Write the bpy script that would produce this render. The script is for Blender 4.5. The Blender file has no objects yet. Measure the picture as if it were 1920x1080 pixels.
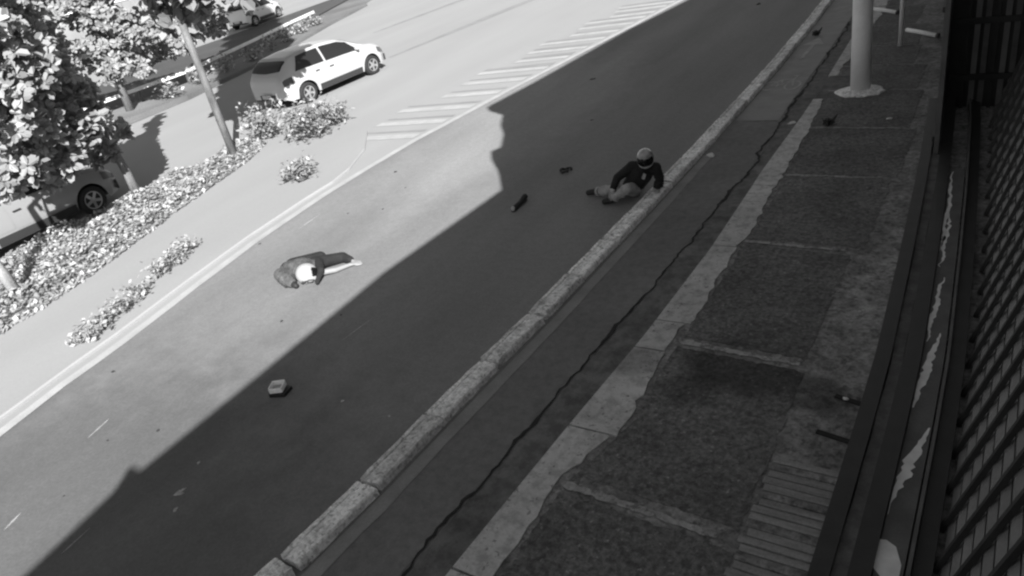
import bpy, bmesh, math, random
import numpy as np
from mathutils import Vector, Matrix

random.seed(7)
rng = np.random.default_rng(7)
scene = bpy.context.scene
col = scene.collection
PI = math.pi

# ------------------------------------------------------------------ camera
PITCH, ROLL, YAW, FPX, CAMH = 0.497333507, -0.224244946, -0.668792183, 1371.70315, 4.64526742
fwd = Vector((math.sin(YAW) * math.cos(PITCH), math.cos(YAW) * math.cos(PITCH), -math.sin(PITCH)))
rgt = Vector((math.cos(YAW), -math.sin(YAW), 0))
upv = rgt.cross(fwd)
r2 = math.cos(ROLL) * rgt + math.sin(ROLL) * upv
u2 = -math.sin(ROLL) * rgt + math.cos(ROLL) * upv
CR = Matrix((r2, u2, -fwd)).transposed()
cd = bpy.data.cameras.new('camera')
cam = bpy.data.objects.new('camera', cd)
col.objects.link(cam)
cam.matrix_world = Matrix.Translation((0, 0, CAMH)) @ CR.to_4x4()
cd.sensor_width = 36
cd.lens = 36 * FPX / 1920
cd.clip_start = 0.05
cd.clip_end = 3000
scene.camera = cam

# ------------------------------------------------------------------ light
SUN_EL = math.radians(32)
LH = Vector((-0.78, 0.625, 0)).normalized()          # ground direction in which shadows fall
SUN_DIR = Vector((-LH.x * math.cos(SUN_EL), -LH.y * math.cos(SUN_EL), math.sin(SUN_EL)))
world = bpy.data.worlds.new('World')
scene.world = world
world.use_nodes = True
wn = world.node_tree
wn.nodes.clear()
sky = wn.nodes.new('ShaderNodeTexSky')
sky.sky_type = 'NISHITA'
sky.sun_disc = False
sky.sun_elevation = SUN_EL
sky.sun_rotation = math.atan2(SUN_DIR.x, SUN_DIR.y)
bw = wn.nodes.new('ShaderNodeRGBToBW')               # monochrome security camera
bg = wn.nodes.new('ShaderNodeBackground')
bg.inputs[1].default_value = 0.05
wo = wn.nodes.new('ShaderNodeOutputWorld')
wn.links.new(sky.outputs[0], bw.inputs[0])
wn.links.new(bw.outputs[0], bg.inputs[0])
wn.links.new(bg.outputs[0], wo.inputs[0])
sd = bpy.data.lights.new('sun', 'SUN')
sd.energy = 3.8
sd.angle = math.radians(0.45)
sun = bpy.data.objects.new('sun', sd)
col.objects.link(sun)
sun.rotation_euler = SUN_DIR.to_track_quat('Z', 'Y').to_euler()
scene.view_settings.view_transform = 'Standard'
scene.view_settings.look = 'None'
scene.view_settings.gamma = 1
scene.view_settings.exposure = 1.45
scene.cycles.max_bounces = 5
scene.cycles.use_denoising = True
scene.cycles.filter_width = 2.3                       # soft security-camera lens


# ------------------------------------------------------------------ helpers
def ray(px, py):
    return CR @ Vector((px - 960, -(py - 540), -FPX))


def G(px, py, z=0.0):
    """point where a photo pixel meets the level plane z"""
    w = ray(px, py)
    t = (z - CAMH) / w.z
    return Vector((w.x * t, w.y * t, z))


def depth_at(P):
    return (Vector(P) - Vector((0, 0, CAMH))).dot(fwd)


def link(o, parent=None):
    col.objects.link(o)
    if parent is not None:
        o.parent = parent
    return o


def empty(name, loc=(0, 0, 0), rz=0.0):
    o = bpy.data.objects.new(name, None)
    o.location = loc
    o.rotation_euler = (0, 0, rz)
    o.empty_display_size = 0.2
    return link(o)


def tag(o, label=None, cat=None, group=None, kind=None):
    if label:
        o['label'] = label
    if cat:
        o['category'] = cat
    if group:
        o['group'] = group
    if kind:
        o['kind'] = kind
    return o


def mesh_obj(name, bm, mat, parent=None, smooth=False):
    me = bpy.data.meshes.new(name)
    bm.normal_update()
    bm.to_mesh(me)
    bm.free()
    if mat:
        me.materials.append(mat)
    if smooth:
        me.polygons.foreach_set('use_smooth', [True] * len(me.polygons))
    return link(bpy.data.objects.new(name, me), parent)


def np_obj(name, V, F, mat, parent=None, smooth=False):
    me = bpy.data.meshes.new(name)
    me.from_pydata([tuple(v) for v in V], [], [tuple(f) for f in F])
    me.materials.append(mat)
    if smooth:
        me.polygons.foreach_set('use_smooth', [True] * len(me.polygons))
    me.update()
    return link(bpy.data.objects.new(name, me), parent)


def fast_quads(name, V, nq, mat, parent=None):
    """V: (nq*4,3) array, one loose quad per four rows"""
    me = bpy.data.meshes.new(name)
    me.vertices.add(len(V))
    me.vertices.foreach_set('co', V.astype(np.float32).ravel())
    me.loops.add(nq * 4)
    me.loops.foreach_set('vertex_index', np.arange(nq * 4, dtype=np.int32))
    me.polygons.add(nq)
    me.polygons.foreach_set('loop_start', np.arange(0, nq * 4, 4, dtype=np.int32))
    me.polygons.foreach_set('loop_total', np.full(nq, 4, dtype=np.int32))
    me.materials.append(mat)
    me.update(calc_edges=True)
    me.validate()
    return link(bpy.data.objects.new(name, me), parent)


def box(bm, c, s, rot=None, bevel=0.0):
    m = Matrix.Translation(c) @ (rot.to_4x4() if rot else Matrix.Identity(4)) @ Matrix.Diagonal((*s, 1))
    r = bmesh.ops.create_cube(bm, size=1, matrix=m)
    if bevel:
        es = list({e for v in r['verts'] for e in v.link_edges})
        bmesh.ops.bevel(bm, geom=es, offset=bevel, segments=1, affect='EDGES')
    return r


def bar(bm, a, b, w, h, up=Vector((0, 0, 1))):
    a, b = Vector(a), Vector(b)
    d = (b - a)
    L = d.length
    d.normalize()
    s = d.cross(up).normalized()
    n = s.cross(d)
    rot = Matrix((s, d, n)).transposed()
    box(bm, (a + b) / 2, (w, L, h), rot)


def tube(bm, pts, rad, seg=8, cap=True):
    pts = [Vector(q) for q in pts]
    rings = []
    ref = Vector((0.3, 0.1, 1)).normalized()
    for i, q in enumerate(pts):
        d = (pts[min(i + 1, len(pts) - 1)] - pts[max(i - 1, 0)]).normalized()
        s = d.cross(ref)
        if s.length < 1e-3:
            s = d.cross(Vector((1, 0, 0)))
        s.normalize()
        t = d.cross(s)
        rr = rad[i] if hasattr(rad, '__len__') else rad
        rings.append([bm.verts.new(q + rr * (math.cos(k * 2 * PI / seg) * s + math.sin(k * 2 * PI / seg) * t)) for k in range(seg)])
    for A, B in zip(rings, rings[1:]):
        for k in range(seg):
            bm.faces.new((A[k], A[(k + 1) % seg], B[(k + 1) % seg], B[k]))
    if cap:
        bm.faces.new(rings[0][::-1])
        bm.faces.new(rings[-1])


def lathe(bm, prof, seg=20, M=Matrix.Identity(4)):
    rings = []
    for r, z in prof:
        rings.append([bm.verts.new(M @ Vector((r * math.cos(k * 2 * PI / seg), r * math.sin(k * 2 * PI / seg), z))) for k in range(seg)])
    for A, B in zip(rings, rings[1:]):
        for k in range(seg):
            bm.faces.new((A[k], A[(k + 1) % seg], B[(k + 1) % seg], B[k]))
    if prof[0][0] > 1e-4:
        bm.faces.new(rings[0][::-1])
    if prof[-1][0] > 1e-4:
        bm.faces.new(rings[-1])


def poly_prism(bm, pts, z0, z1):
    a = [bm.verts.new((q[0], q[1], z0)) for q in pts]
    b = [bm.verts.new((q[0], q[1], z1)) for q in pts]
    n = len(pts)
    bm.faces.new(b)
    bm.faces.new(a[::-1])
    for k in range(n):
        bm.faces.new((a[k], a[(k + 1) % n], b[(k + 1) % n], b[k]))
    bmesh.ops.recalc_face_normals(bm, faces=bm.faces[:])


def strip(bm, L, Rr, z):
    """flat sheet between two polylines with the same number of points"""
    a = [bm.verts.new((q[0], q[1], z)) for q in L]
    b = [bm.verts.new((q[0], q[1], z)) for q in Rr]
    for k in range(len(L) - 1):
        bm.faces.new((a[k], b[k], b[k + 1], a[k + 1]))
    bm.normal_update()
    if bm.faces[:][0].normal.z < 0:
        bmesh.ops.reverse_faces(bm, faces=bm.faces[:])


def interp(poly, y):
    """x of a polyline (sorted by y) at y; runs on straight past its ends"""
    p = poly
    if y <= p[0][1]:
        a, b = p[0], p[1]
    elif y >= p[-1][1]:
        a, b = p[-2], p[-1]
    else:
        for a, b in zip(p, p[1:]):
            if a[1] <= y <= b[1]:
                break
    t = (y - a[1]) / (b[1] - a[1])
    return a[0] + t * (b[0] - a[0])


# ------------------------------------------------------------------ materials
def nodes(name):
    m = bpy.data.materials.new(name)
    m.use_nodes = True
    nt = m.node_tree
    return m, nt, nt.nodes['Principled BSDF']


def N(nt, t, **kw):
    n = nt.nodes.new(t)
    for k, v in kw.items():
        setattr(n, k, v)
    return n


def grey_mat(name, g, rough=0.8, var=0.0, scale=3.0, fine=0.0, fscale=60.0, bump=0.0, stretch=(1, 1, 1), metallic=0.0, spec=0.5, coat=0.0, obj_coords=False):
    """grey surface with large blotches, fine grain and a little relief"""
    m, nt, b = nodes(name)
    b.inputs['Roughness'].default_value = rough
    b.inputs['Metallic'].default_value = metallic
    b.inputs['Specular IOR Level'].default_value = spec
    b.inputs['Coat Weight'].default_value = coat
    if var == 0 and fine == 0 and bump == 0:
        b.inputs['Base Color'].default_value = (g, g, g, 1)
        return m
    if obj_coords:
        tc = N(nt, 'ShaderNodeTexCoord')
        src = tc.outputs['Object']
    else:
        src = N(nt, 'ShaderNodeNewGeometry').outputs['Position']
    mp = N(nt, 'ShaderNodeMapping')
    mp.inputs['Scale'].default_value = stretch
    nt.links.new(src, mp.inputs[0])
    n1 = N(nt, 'ShaderNodeTexNoise')
    n1.inputs['Scale'].default_value = scale
    n1.inputs['Detail'].default_value = 5
    nt.links.new(mp.outputs[0], n1.inputs[0])
    n2 = N(nt, 'ShaderNodeTexNoise')
    n2.inputs['Scale'].default_value = fscale
    n2.inputs['Detail'].default_value = 4
    n2.inputs['Roughness'].default_value = 0.7
    nt.links.new(src, n2.inputs[0])
    a = N(nt, 'ShaderNodeMapRange')
    a.inputs[1].default_value, a.inputs[2].default_value = 0.3, 0.7
    a.inputs[3].default_value, a.inputs[4].default_value = 1 - var, 1 + var
    nt.links.new(n1.outputs['Fac'], a.inputs[0])
    c = N(nt, 'ShaderNodeMapRange')
    c.inputs[1].default_value, c.inputs[2].default_value = 0.3, 0.7
    c.inputs[3].default_value, c.inputs[4].default_value = 1 - fine, 1 + fine
    nt.links.new(n2.outputs['Fac'], c.inputs[0])
    mu = N(nt, 'ShaderNodeMath', operation='MULTIPLY')
    nt.links.new(a.outputs[0], mu.inputs[0])
    nt.links.new(c.outputs[0], mu.inputs[1])
    mu2 = N(nt, 'ShaderNodeMath', operation='MULTIPLY')
    mu2.inputs[1].default_value = g
    nt.links.new(mu.outputs[0], mu2.inputs[0])
    nt.links.new(mu2.outputs[0], b.inputs['Base Color'])
    m['val'] = mu2.name
    if bump:
        bp = N(nt, 'ShaderNodeBump')
        bp.inputs['Strength'].default_value = bump
        bp.inputs['Distance'].default_value = 0.02
        nt.links.new(n2.outputs['Fac'], bp.inputs['Height'])
        nt.links.new(bp.outputs[0], b.inputs['Normal'])
    return m


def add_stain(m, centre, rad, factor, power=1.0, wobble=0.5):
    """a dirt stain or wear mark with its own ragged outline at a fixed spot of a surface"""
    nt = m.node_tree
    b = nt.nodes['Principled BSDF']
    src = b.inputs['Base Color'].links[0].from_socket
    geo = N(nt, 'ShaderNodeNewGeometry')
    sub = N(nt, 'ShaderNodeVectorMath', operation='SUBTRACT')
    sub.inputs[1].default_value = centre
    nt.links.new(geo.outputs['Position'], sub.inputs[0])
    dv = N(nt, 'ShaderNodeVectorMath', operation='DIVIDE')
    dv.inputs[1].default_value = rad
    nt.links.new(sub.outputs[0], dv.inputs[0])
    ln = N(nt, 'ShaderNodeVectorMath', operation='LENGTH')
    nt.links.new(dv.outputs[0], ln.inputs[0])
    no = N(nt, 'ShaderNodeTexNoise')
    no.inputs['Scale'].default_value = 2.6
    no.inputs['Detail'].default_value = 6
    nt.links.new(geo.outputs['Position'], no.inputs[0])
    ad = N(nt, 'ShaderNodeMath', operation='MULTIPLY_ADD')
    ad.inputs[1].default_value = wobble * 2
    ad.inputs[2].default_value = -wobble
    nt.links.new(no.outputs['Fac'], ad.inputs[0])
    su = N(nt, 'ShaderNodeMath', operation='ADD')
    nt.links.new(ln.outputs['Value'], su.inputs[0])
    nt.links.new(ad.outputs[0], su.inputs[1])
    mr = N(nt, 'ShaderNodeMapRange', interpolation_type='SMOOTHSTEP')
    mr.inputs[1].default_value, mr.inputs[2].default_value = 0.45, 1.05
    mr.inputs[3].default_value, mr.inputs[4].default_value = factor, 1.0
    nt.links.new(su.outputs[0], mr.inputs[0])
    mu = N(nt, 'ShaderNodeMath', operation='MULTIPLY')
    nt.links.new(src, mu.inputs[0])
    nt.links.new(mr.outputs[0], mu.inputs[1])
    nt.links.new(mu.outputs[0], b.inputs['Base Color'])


M_ROAD = grey_mat('asphalt_worn', 0.20, 0.85, 0.14, 0.6, 0.14, 30, 0.15, stretch=(1.6, 0.35, 1))
M_PALE = grey_mat('concrete_road', 0.31, 0.85, 0.05, 0.35, 0.05, 30, 0.1, stretch=(1.6, 0.3, 1))
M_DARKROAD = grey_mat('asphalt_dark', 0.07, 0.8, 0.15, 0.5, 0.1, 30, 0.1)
M_GROUND = grey_mat('earth', 0.16, 0.95, 0.3, 0.3, 0.2, 20)
M_CYCLE = grey_mat('asphalt_cycle', 0.165, 0.85, 0.12, 1.2, 0.12, 55, 0.15)
M_CYCLEPAINT = grey_mat('cycle_paint', 0.24, 0.7, 0.12, 3, 0.12, 55, 0.1)
M_GUTTER = grey_mat('gutter_concrete', 0.13, 0.9, 0.25, 1.8, 0.15, 50, 0.2)
M_CRACK = grey_mat('crack_dirt', 0.02, 0.95, 0.3, 6)
M_KERB = grey_mat('kerb_concrete', 0.85, 0.9, 0.25, 5, 0.45, 24, 1.0)
def vary_by_object(m, amt):
    nt = m.node_tree
    b = nt.nodes['Principled BSDF']
    src = b.inputs['Base Color'].links[0].from_socket
    oi = N(nt, 'ShaderNodeObjectInfo')
    mr = N(nt, 'ShaderNodeMapRange')
    mr.inputs[3].default_value, mr.inputs[4].default_value = 1 - amt, 1 + amt * 0.4
    nt.links.new(oi.outputs['Random'], mr.inputs[0])
    mu = N(nt, 'ShaderNodeMath', operation='MULTIPLY')
    nt.links.new(src, mu.inputs[0])
    nt.links.new(mr.outputs[0], mu.inputs[1])
    nt.links.new(mu.outputs[0], b.inputs['Base Color'])


def add_grain(m, scale, lo, hi, thr0, thr1):
    """pits or pebbles: spots where a noise passes a threshold"""
    nt = m.node_tree
    b = nt.nodes['Principled BSDF']
    src = b.inputs['Base Color'].links[0].from_socket
    geo = N(nt, 'ShaderNodeNewGeometry')
    no = N(nt, 'ShaderNodeTexNoise')
    no.inputs['Scale'].default_value = scale
    no.inputs['Detail'].default_value = 3
    no.inputs['Roughness'].default_value = 0.65
    nt.links.new(geo.outputs['Position'], no.inputs[0])
    mr = N(nt, 'ShaderNodeMapRange')
    mr.inputs[1].default_value, mr.inputs[2].default_value = thr0, thr1
    mr.inputs[3].default_value, mr.inputs[4].default_value = lo, hi
    nt.links.new(no.outputs['Fac'], mr.inputs[0])
    mu = N(nt, 'ShaderNodeMath', operation='MULTIPLY')
    nt.links.new(src, mu.inputs[0])
    nt.links.new(mr.outputs[0], mu.inputs[1])
    nt.links.new(mu.outputs[0], b.inputs['Base Color'])


vary_by_object(M_KERB, 0.28)
add_grain(M_KERB, 16, 0.5, 1.0, 0.34, 0.43)
add_grain(M_CYCLE, 9, 0.84, 1.08, 0.35, 0.62)
add_grain(M_ROAD, 9, 0.93, 1.03, 0.35, 0.62)
M_EDGE = grey_mat('pale_kerb_concrete', 0.50, 0.9, 0.16, 1.6, 0.12, 45, 0.2)
M_WALK = grey_mat('pavement_concrete', 0.21, 0.9, 0.32, 2.2, 0.40, 22, 0.8)
M_SLAB = grey_mat('rough_slab', 0.135, 0.92, 0.28, 1.3, 0.50, 24, 1.0)
add_grain(M_SLAB, 14, 0.62, 1.12, 0.36, 0.56)
add_grain(M_SLAB, 22, 1.0, 1.9, 0.60, 0.70)
add_grain(M_WALK, 13, 0.55, 1.08, 0.36, 0.50)
add_grain(M_WALK, 5, 0.75, 1.15, 0.38, 0.62)
add_grain(M_EDGE, 8, 0.72, 1.04, 0.36, 0.55)
add_grain(M_EDGE, 18, 0.5, 1.0, 0.33, 0.39)
add_grain(M_GUTTER, 6, 0.7, 1.15, 0.38, 0.6)
M_JOINT = grey_mat('joint_mortar', 0.30, 0.9, 0.25, 4, 0.3, 22, 0.5)
add_grain(M_JOINT, 14, 0.5, 1.05, 0.38, 0.5)
M_RIB = grey_mat('ribbed_concrete', 0.25, 0.9, 0.25, 4, 0.22, 50, 0.5, stretch=(0.6, 5, 1))
M_PAINT = grey_mat('white_road_paint', 0.40, 0.7, 0.12, 2.5, 0.14, 60, 0.1)
M_WORNPAINT = grey_mat('worn_road_paint', 0.34, 0.75, 0.25, 5, 0.3, 40, 0.1)
M_POLE = grey_mat('painted_pole', 0.88, 0.6, 0.10, 2.5, 0.06, 40, 0.1)
M_STEEL = grey_mat('black_steel', 0.022, 0.5, 0.3, 5, 0.2, 60)
M_STEELG = grey_mat('grey_steel', 0.10, 0.55, 0.25, 4, 0.15, 60)
M_SLAT = grey_mat('grey_slat', 0.15, 0.6, 0.18, 3, 0.1, 40, stretch=(1, 0.3, 1))
M_SUNSLIVER = grey_mat('painted_sunlight', 0.78, 0.7, 0.12, 9)  # white that stands in for sunlight on the fence plate
M_BUILD = grey_mat('building_wall', 0.30, 0.9, 0.2, 0.6, 0.1, 20)
M_GLASSDARK = grey_mat('window_glass', 0.02, 0.12, spec=0.6)
M_BARK = grey_mat('bark', 0.16, 0.95, 0.4, 6, 0.3, 40, 0.8, stretch=(1, 1, 0.3))
M_BARKPALE = grey_mat('pale_bark', 0.34, 0.95, 0.3, 6, 0.25, 40, 0.6, stretch=(1, 1, 0.3))
M_BLACK = grey_mat('black_plastic', 0.018, 0.5)
M_RUBBER = grey_mat('rubber', 0.02, 0.85)
M_RIM = grey_mat('alloy', 0.45, 0.35, metallic=0.6)
M_TRIM = grey_mat('dark_trim', 0.035, 0.55)
M_LAMP = grey_mat('lamp_lens', 0.10, 0.15, spec=0.7)
M_SKIN = grey_mat('skin', 0.25, 0.6)
M_HAIR = grey_mat('hair', 0.012, 0.55)
M_WHITECLOTH = grey_mat('white_cloth', 0.48, 0.9, 0.08, 8, 0.05, 60, 0.3)
M_DENIM = grey_mat('denim', 0.085, 0.95, 0.45, 9, 0.35, 45, 0.9)
M_DARKCLOTH = grey_mat('dark_cloth', 0.014, 0.9, 0.3, 8, 0.2, 60, 0.4)
M_GREYCLOTH = grey_mat('grey_cloth', 0.36, 0.9, 0.25, 8, 0.2, 60, 0.5)
M_SHOE = grey_mat('shoe', 0.02, 0.7)
M_SOLE = grey_mat('pale_sole', 0.4, 0.8)
M_PAPER = grey_mat('paper', 0.6, 0.9, 0.1, 20)
M_CARD = grey_mat('box_white', 0.9, 0.8, 0.1, 15)
M_WALLFAR = grey_mat('far_wall', 0.26, 0.9, 0.15, 0.5)


def leaf_mat(name, g):
    m, nt, b = nodes(name)
    oi = N(nt, 'ShaderNodeNewGeometry')
    rp = N(nt, 'ShaderNodeMapRange')
    rp.inputs[3].default_value, rp.inputs[4].default_value = g * 0.55, g * 1.45
    nt.links.new(oi.outputs['Random Per Island'], rp.inputs[0])
    nt.links.new(rp.outputs[0], b.inputs['Base Color'])
    b.inputs['Roughness'].default_value = 0.55
    tr = N(nt, 'ShaderNodeBsdfTranslucent')
    nt.links.new(rp.outputs[0], tr.inputs[0])
    mx = N(nt, 'ShaderNodeMixShader')
    mx.inputs[0].default_value = 0.22
    out = nt.nodes['Material Output']
    nt.links.new(b.outputs[0], mx.inputs[1])
    nt.links.new(tr.outputs[0], mx.inputs[2])
    nt.links.new(mx.outputs[0], out.inputs[0])
    return m


M_LEAF = leaf_mat('broad_leaf', 0.27)
M_LEAF2 = leaf_mat('small_leaf', 0.30)
M_COVER = leaf_mat('cover_leaf', 0.38)


def paint_mat(name, g, rough=0.3):
    return grey_mat(name, g, rough, spec=0.5, coat=0.35)


# ------------------------------------------------------------------ lines traced on the ground
YEL = [(-9.75, -6), (-9.85, 0), (-10.01, 2.03), (-10.24, 2.99), (-10.42, 4.12), (-10.75, 5.57), (-11.05, 7.07), (-11.26, 8.94), (-11.31, 10.4), (-11.30, 12.0), (-11.15, 13.6),
       (-10.99, 15.51), (-10.72, 17.92), (-10.41, 20.74), (-9.97, 24.92), (-9.3, 31), (-7.5, 45)]
KERB = [(-5.05, -6), (-4.98, 0), (-4.86, 2), (-4.80, 3), (-4.76, 4.5), (-4.70, 6), (-4.66, 9), (-4.63, 12), (-4.64, 14), (-4.68, 17), (-4.82, 21), (-5.0, 25), (-5.3, 31), (-6.0, 45)]
WALK = [(-3.42, -6), (-3.34, 0), (-3.26, 2.6), (-3.17, 4.5), (-3.08, 6), (-3.04, 8), (-3.10, 10.6), (-3.10, 13), (-3.13, 14.6), (-3.25, 18), (-3.4, 22), (-3.6, 27), (-4.2, 45)]
FEN = [(-0.80, -6), (-0.79, 2), (-0.79, 5.1), (-0.80, 6.2), (-0.88, 8.2), (-0.96, 9.9), (-1.10, 12.4), (-1.33, 15.2), (-1.62, 18.7), (-2.0, 23), (-2.5, 30), (-3.4, 45)]
ys = lambda a, b, s: [a + (b - a) * i / max(1, round((b - a) / s)) for i in range(max(1, round((b - a) / s)) + 1)]

# ------------------------------------------------------------------ ground and roads
bm = bmesh.new()
box(bm, (-100, 150, -0.55), (1600, 1600, 1.0))
tag(mesh_obj('ground', bm, M_GROUND), kind='structure')

bm = bmesh.new()
Y = [-30, -10, 0, 8, 12, 16, 20, 25, 31, 45, 120]
far_edge = [(-27, -30), (-25.2, 0), (-25, 10), (-25.6, 16.2), (-27.4, 22), (-30.4, 28.5), (-36, 40), (-80, 125)]
strip(bm, [(interp(far_edge, y), y) for y in Y], [(interp(YEL, y) + 0.35, y) for y in Y], 0.0)
far_road = tag(mesh_obj('road_far', bm, M_PALE), kind='structure')
for off, w in ((-19.2, 0.30), (-23.4, 0.26)):
    pass

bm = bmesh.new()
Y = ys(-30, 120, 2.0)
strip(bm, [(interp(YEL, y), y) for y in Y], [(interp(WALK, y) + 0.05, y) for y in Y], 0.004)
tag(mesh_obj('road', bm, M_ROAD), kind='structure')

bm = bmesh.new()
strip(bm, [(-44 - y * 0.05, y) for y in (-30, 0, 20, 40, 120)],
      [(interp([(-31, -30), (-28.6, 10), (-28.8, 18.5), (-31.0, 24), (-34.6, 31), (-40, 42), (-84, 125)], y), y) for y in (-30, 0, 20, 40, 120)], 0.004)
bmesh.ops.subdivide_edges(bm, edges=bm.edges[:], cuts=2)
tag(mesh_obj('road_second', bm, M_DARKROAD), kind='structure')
# pale strip beyond the dark carriageway
bm = bmesh.new()
strip(bm, [(-60, -30), (-60, 30), (-62, 120)], [(-37.5, -30), (-39.2, 26), (-50, 120)], 0.012)
tag(mesh_obj('road_beyond', bm, M_PALE), kind='structure')

# slightly darker bands along the pale road
for i, (A, B, w) in enumerate((((730, 108), (1010, -6), 0.55), ((700, 62), (860, 2), 0.45))):
    a, b = G(*A), G(*B)
    d = (b - a).normalized()
    n = Vector((-d.y, d.x, 0))
    bm = bmesh.new()
    L, Rr = [], []
    for k in range(26):
        t = k / 25
        q = a + (b - a) * t * 2.2
        ww = w * (0.35 + 0.65 * min(1, t * 4)) * (0.9 + 0.2 * random.random()) / 2
        L.append(q + n * ww)
        Rr.append(q - n * ww)
    strip(bm, L, Rr, 0.004 + 0.001 * i)
    m = grey_mat('band_grey', 0.255, 0.8, 0.10, 1.5, 0.05, 30)
    tag(mesh_obj('dark_band', bm, m, far_road))

# painted edge line
bm = bmesh.new()
Y = ys(-12, 60, 0.5)
strip(bm, [(interp(YEL, y) - 0.10 + 0.008 * random.uniform(-1, 1), y) for y in Y], [(interp(YEL, y) + 0.07 + 0.008 * random.uniform(-1, 1), y) for y in Y], 0.010)
tag(mesh_obj('edge_line', bm, M_PAINT), kind='structure')
road = bpy.data.objects['road']
for A, B, w in (((165, 822), (205, 786), .02), ((8, 995), (40, 962), .02), ((115, 1040), (170, 990), .015), ((640, 640), (700, 596), .012), ((325, 930), (350, 915), .03), ((560, 430), (600, 402), .02)):
    bm = bmesh.new()
    a, b = G(*A), G(*B)
    d = (b - a)
    n = Vector((-d.y, d.x, 0)).normalized()
    L, Rr = [], []
    for k in range(9):
        t = k / 8
        ww = w * math.sin(PI * (0.04 + 0.92 * t)) * random.uniform(.5, 1)
        L.append(a + d * t + n * ww)
        Rr.append(a + d * t - n * ww)
    strip(bm, L, Rr, 0.007)
    mesh_obj('scratch', bm, M_WORNPAINT, road)
# hatch bars beside the merge
hatch = empty('hatch_marking', G(960, 140))
hatch.location.z = 0
tag(hatch, kind='structure')
hp = [(765, 255), (815, 227), (865, 200), (908, 174), (948, 150), (990, 129), (1030, 109), (1066, 91), (1100, 74), (1128, 60), (1155, 46), (1182, 34), (1207, 24), (1230, 13), (1252, 4)]
for k, (px, py) in enumerate(hp):
    q = G(px, py)
    for e in (0,):
        x0 = interp(YEL, q.y) - 0.22
        L = 1.75 + 0.25 * (k % 3) - 0.015 * k
        bm = bmesh.new()
        sl = 0.12
        strip(bm, [(x0, q.y + 0.15), (x0 - L * 0.5, q.y + 0.15 - sl * L * 0.5), (x0 - L, q.y + 0.13 - sl * L)],
              [(x0, q.y - 0.15), (x0 - L * 0.5, q.y - 0.16 - sl * L * 0.5), (x0 - L, q.y - 0.14 - sl * L)], 0.008)
        o = mesh_obj('hatch_bar', bm, M_PAINT, hatch)
        o.matrix_parent_inverse = Matrix.Translation(-hatch.location)
        bm = bmesh.new()
        sh = 0.62
        gw = 0.07 if k < 5 else 0.16
        strip(bm, [(x0, q.y + sh - 0.25 + gw), (x0 - L, q.y + sh - 0.25 + gw * 0.6 - sl * L)], [(x0, q.y + sh - 0.25 - gw), (x0 - L, q.y + sh - 0.25 - gw * 0.6 - sl * L)], 0.006)
        o = mesh_obj('hatch_gap', bm, M_ROAD if k > 2 else M_TYREG if False else M_ROAD, hatch)
        o.matrix_parent_inverse = Matrix.Translation(-hatch.location)
        if k < 20:
            o.data.materials[0] = bpy.data.materials['band_grey']

# ------------------------------------------------------------------ cycle lane
bm = bmesh.new()
CR_L = lambda y: interp(KERB, y) + 0.30
CRK = [(-3.78, -6), (-3.76, 1), (-3.72, 2.43), (-3.67, 3.14), (-3.64, 4.05), (-3.60, 5.09), (-3.54, 6.26), (-3.47, 7.13), (-3.49, 8.42), (-3.38, 10.62), (-3.5, 13.87), (-3.58, 17.87), (-3.8, 24), (-4.3, 45)]
Y = ys(-12, 60, 0.6)
strip(bm, [(CR_L(y), y) for y in Y], [(interp(CRK, y), y) for y in Y], 0.008)
tag(mesh_obj('cycle_lane', bm, M_CYCLE), kind='structure')
bm = bmesh.new()
strip(bm, [(interp(CRK, y) + 0.02, y) for y in Y], [(interp(WALK, y) + 0.04, y) for y in Y], 0.011)
tag(mesh_obj('gutter', bm, M_GUTTER), kind='structure')
bm = bmesh.new()
Y = ys(-6, 45, 0.07)
jit = np.cumsum(rng.normal(0, 0.016, len(Y)))
jit -= np.convolve(jit, np.ones(25) / 25, mode='same')
wid = 0.009 + 0.016 * np.abs(np.convolve(rng.normal(0, 1.4, len(Y)), np.ones(6) / 6, mode='same'))
strip(bm, [(interp(CRK, y) + 0.01 + jit[i] - wid[i] * (1.0 if y < 10 else 1.5), y) for i, y in enumerate(Y)],
      [(interp(CRK, y) + 0.01 + jit[i] + wid[i], y) for i, y in enumerate(Y)], 0.016)
tag(mesh_obj('pavement_crack', bm, M_CRACK), kind='structure')
# worn grey line right of the separators
bm = bmesh.new()
Y = ys(-4, 11.4, 0.3)
strip(bm, [(CR_L(y) + 0.03, y) for y in Y], [(CR_L(y) + 0.19 + 0.012 * random.uniform(-1, 1) - 0.004 * max(0, y - 7), y) for y in Y], 0.0125)
m = grey_mat('grey_line_paint', 0.25, 0.85, 0.15, 3, 0.15, 50)
tag(mesh_obj('lane_line', bm, m), kind='structure')
# painted field with bicycle and arrow
bm = bmesh.new()
Y = ys(13.1, 24, 0.5)
strip(bm, [(CR_L(y) + 0.02, y) for y in Y], [(interp(CRK, y) - 0.06, y) for y in Y], 0.013)
field = tag(mesh_obj('cycle_lane_field', bm, M_CYCLEPAINT), kind='structure')
bm = bmesh.new()


def flat_seg(bm, a, b, w, z):
    a, b = Vector((*a, 0)), Vector((*b, 0))
    d = (b - a).normalized()
    n = Vector((-d.y, d.x, 0)) * w / 2
    vs = [bm.verts.new((q.x, q.y, z)) for q in (a - n, b - n, b + n, a + n)]
    f = bm.faces.new(vs)
    f.normal_update()
    if f.normal.z < 0:
        f.normal_flip()


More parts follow.
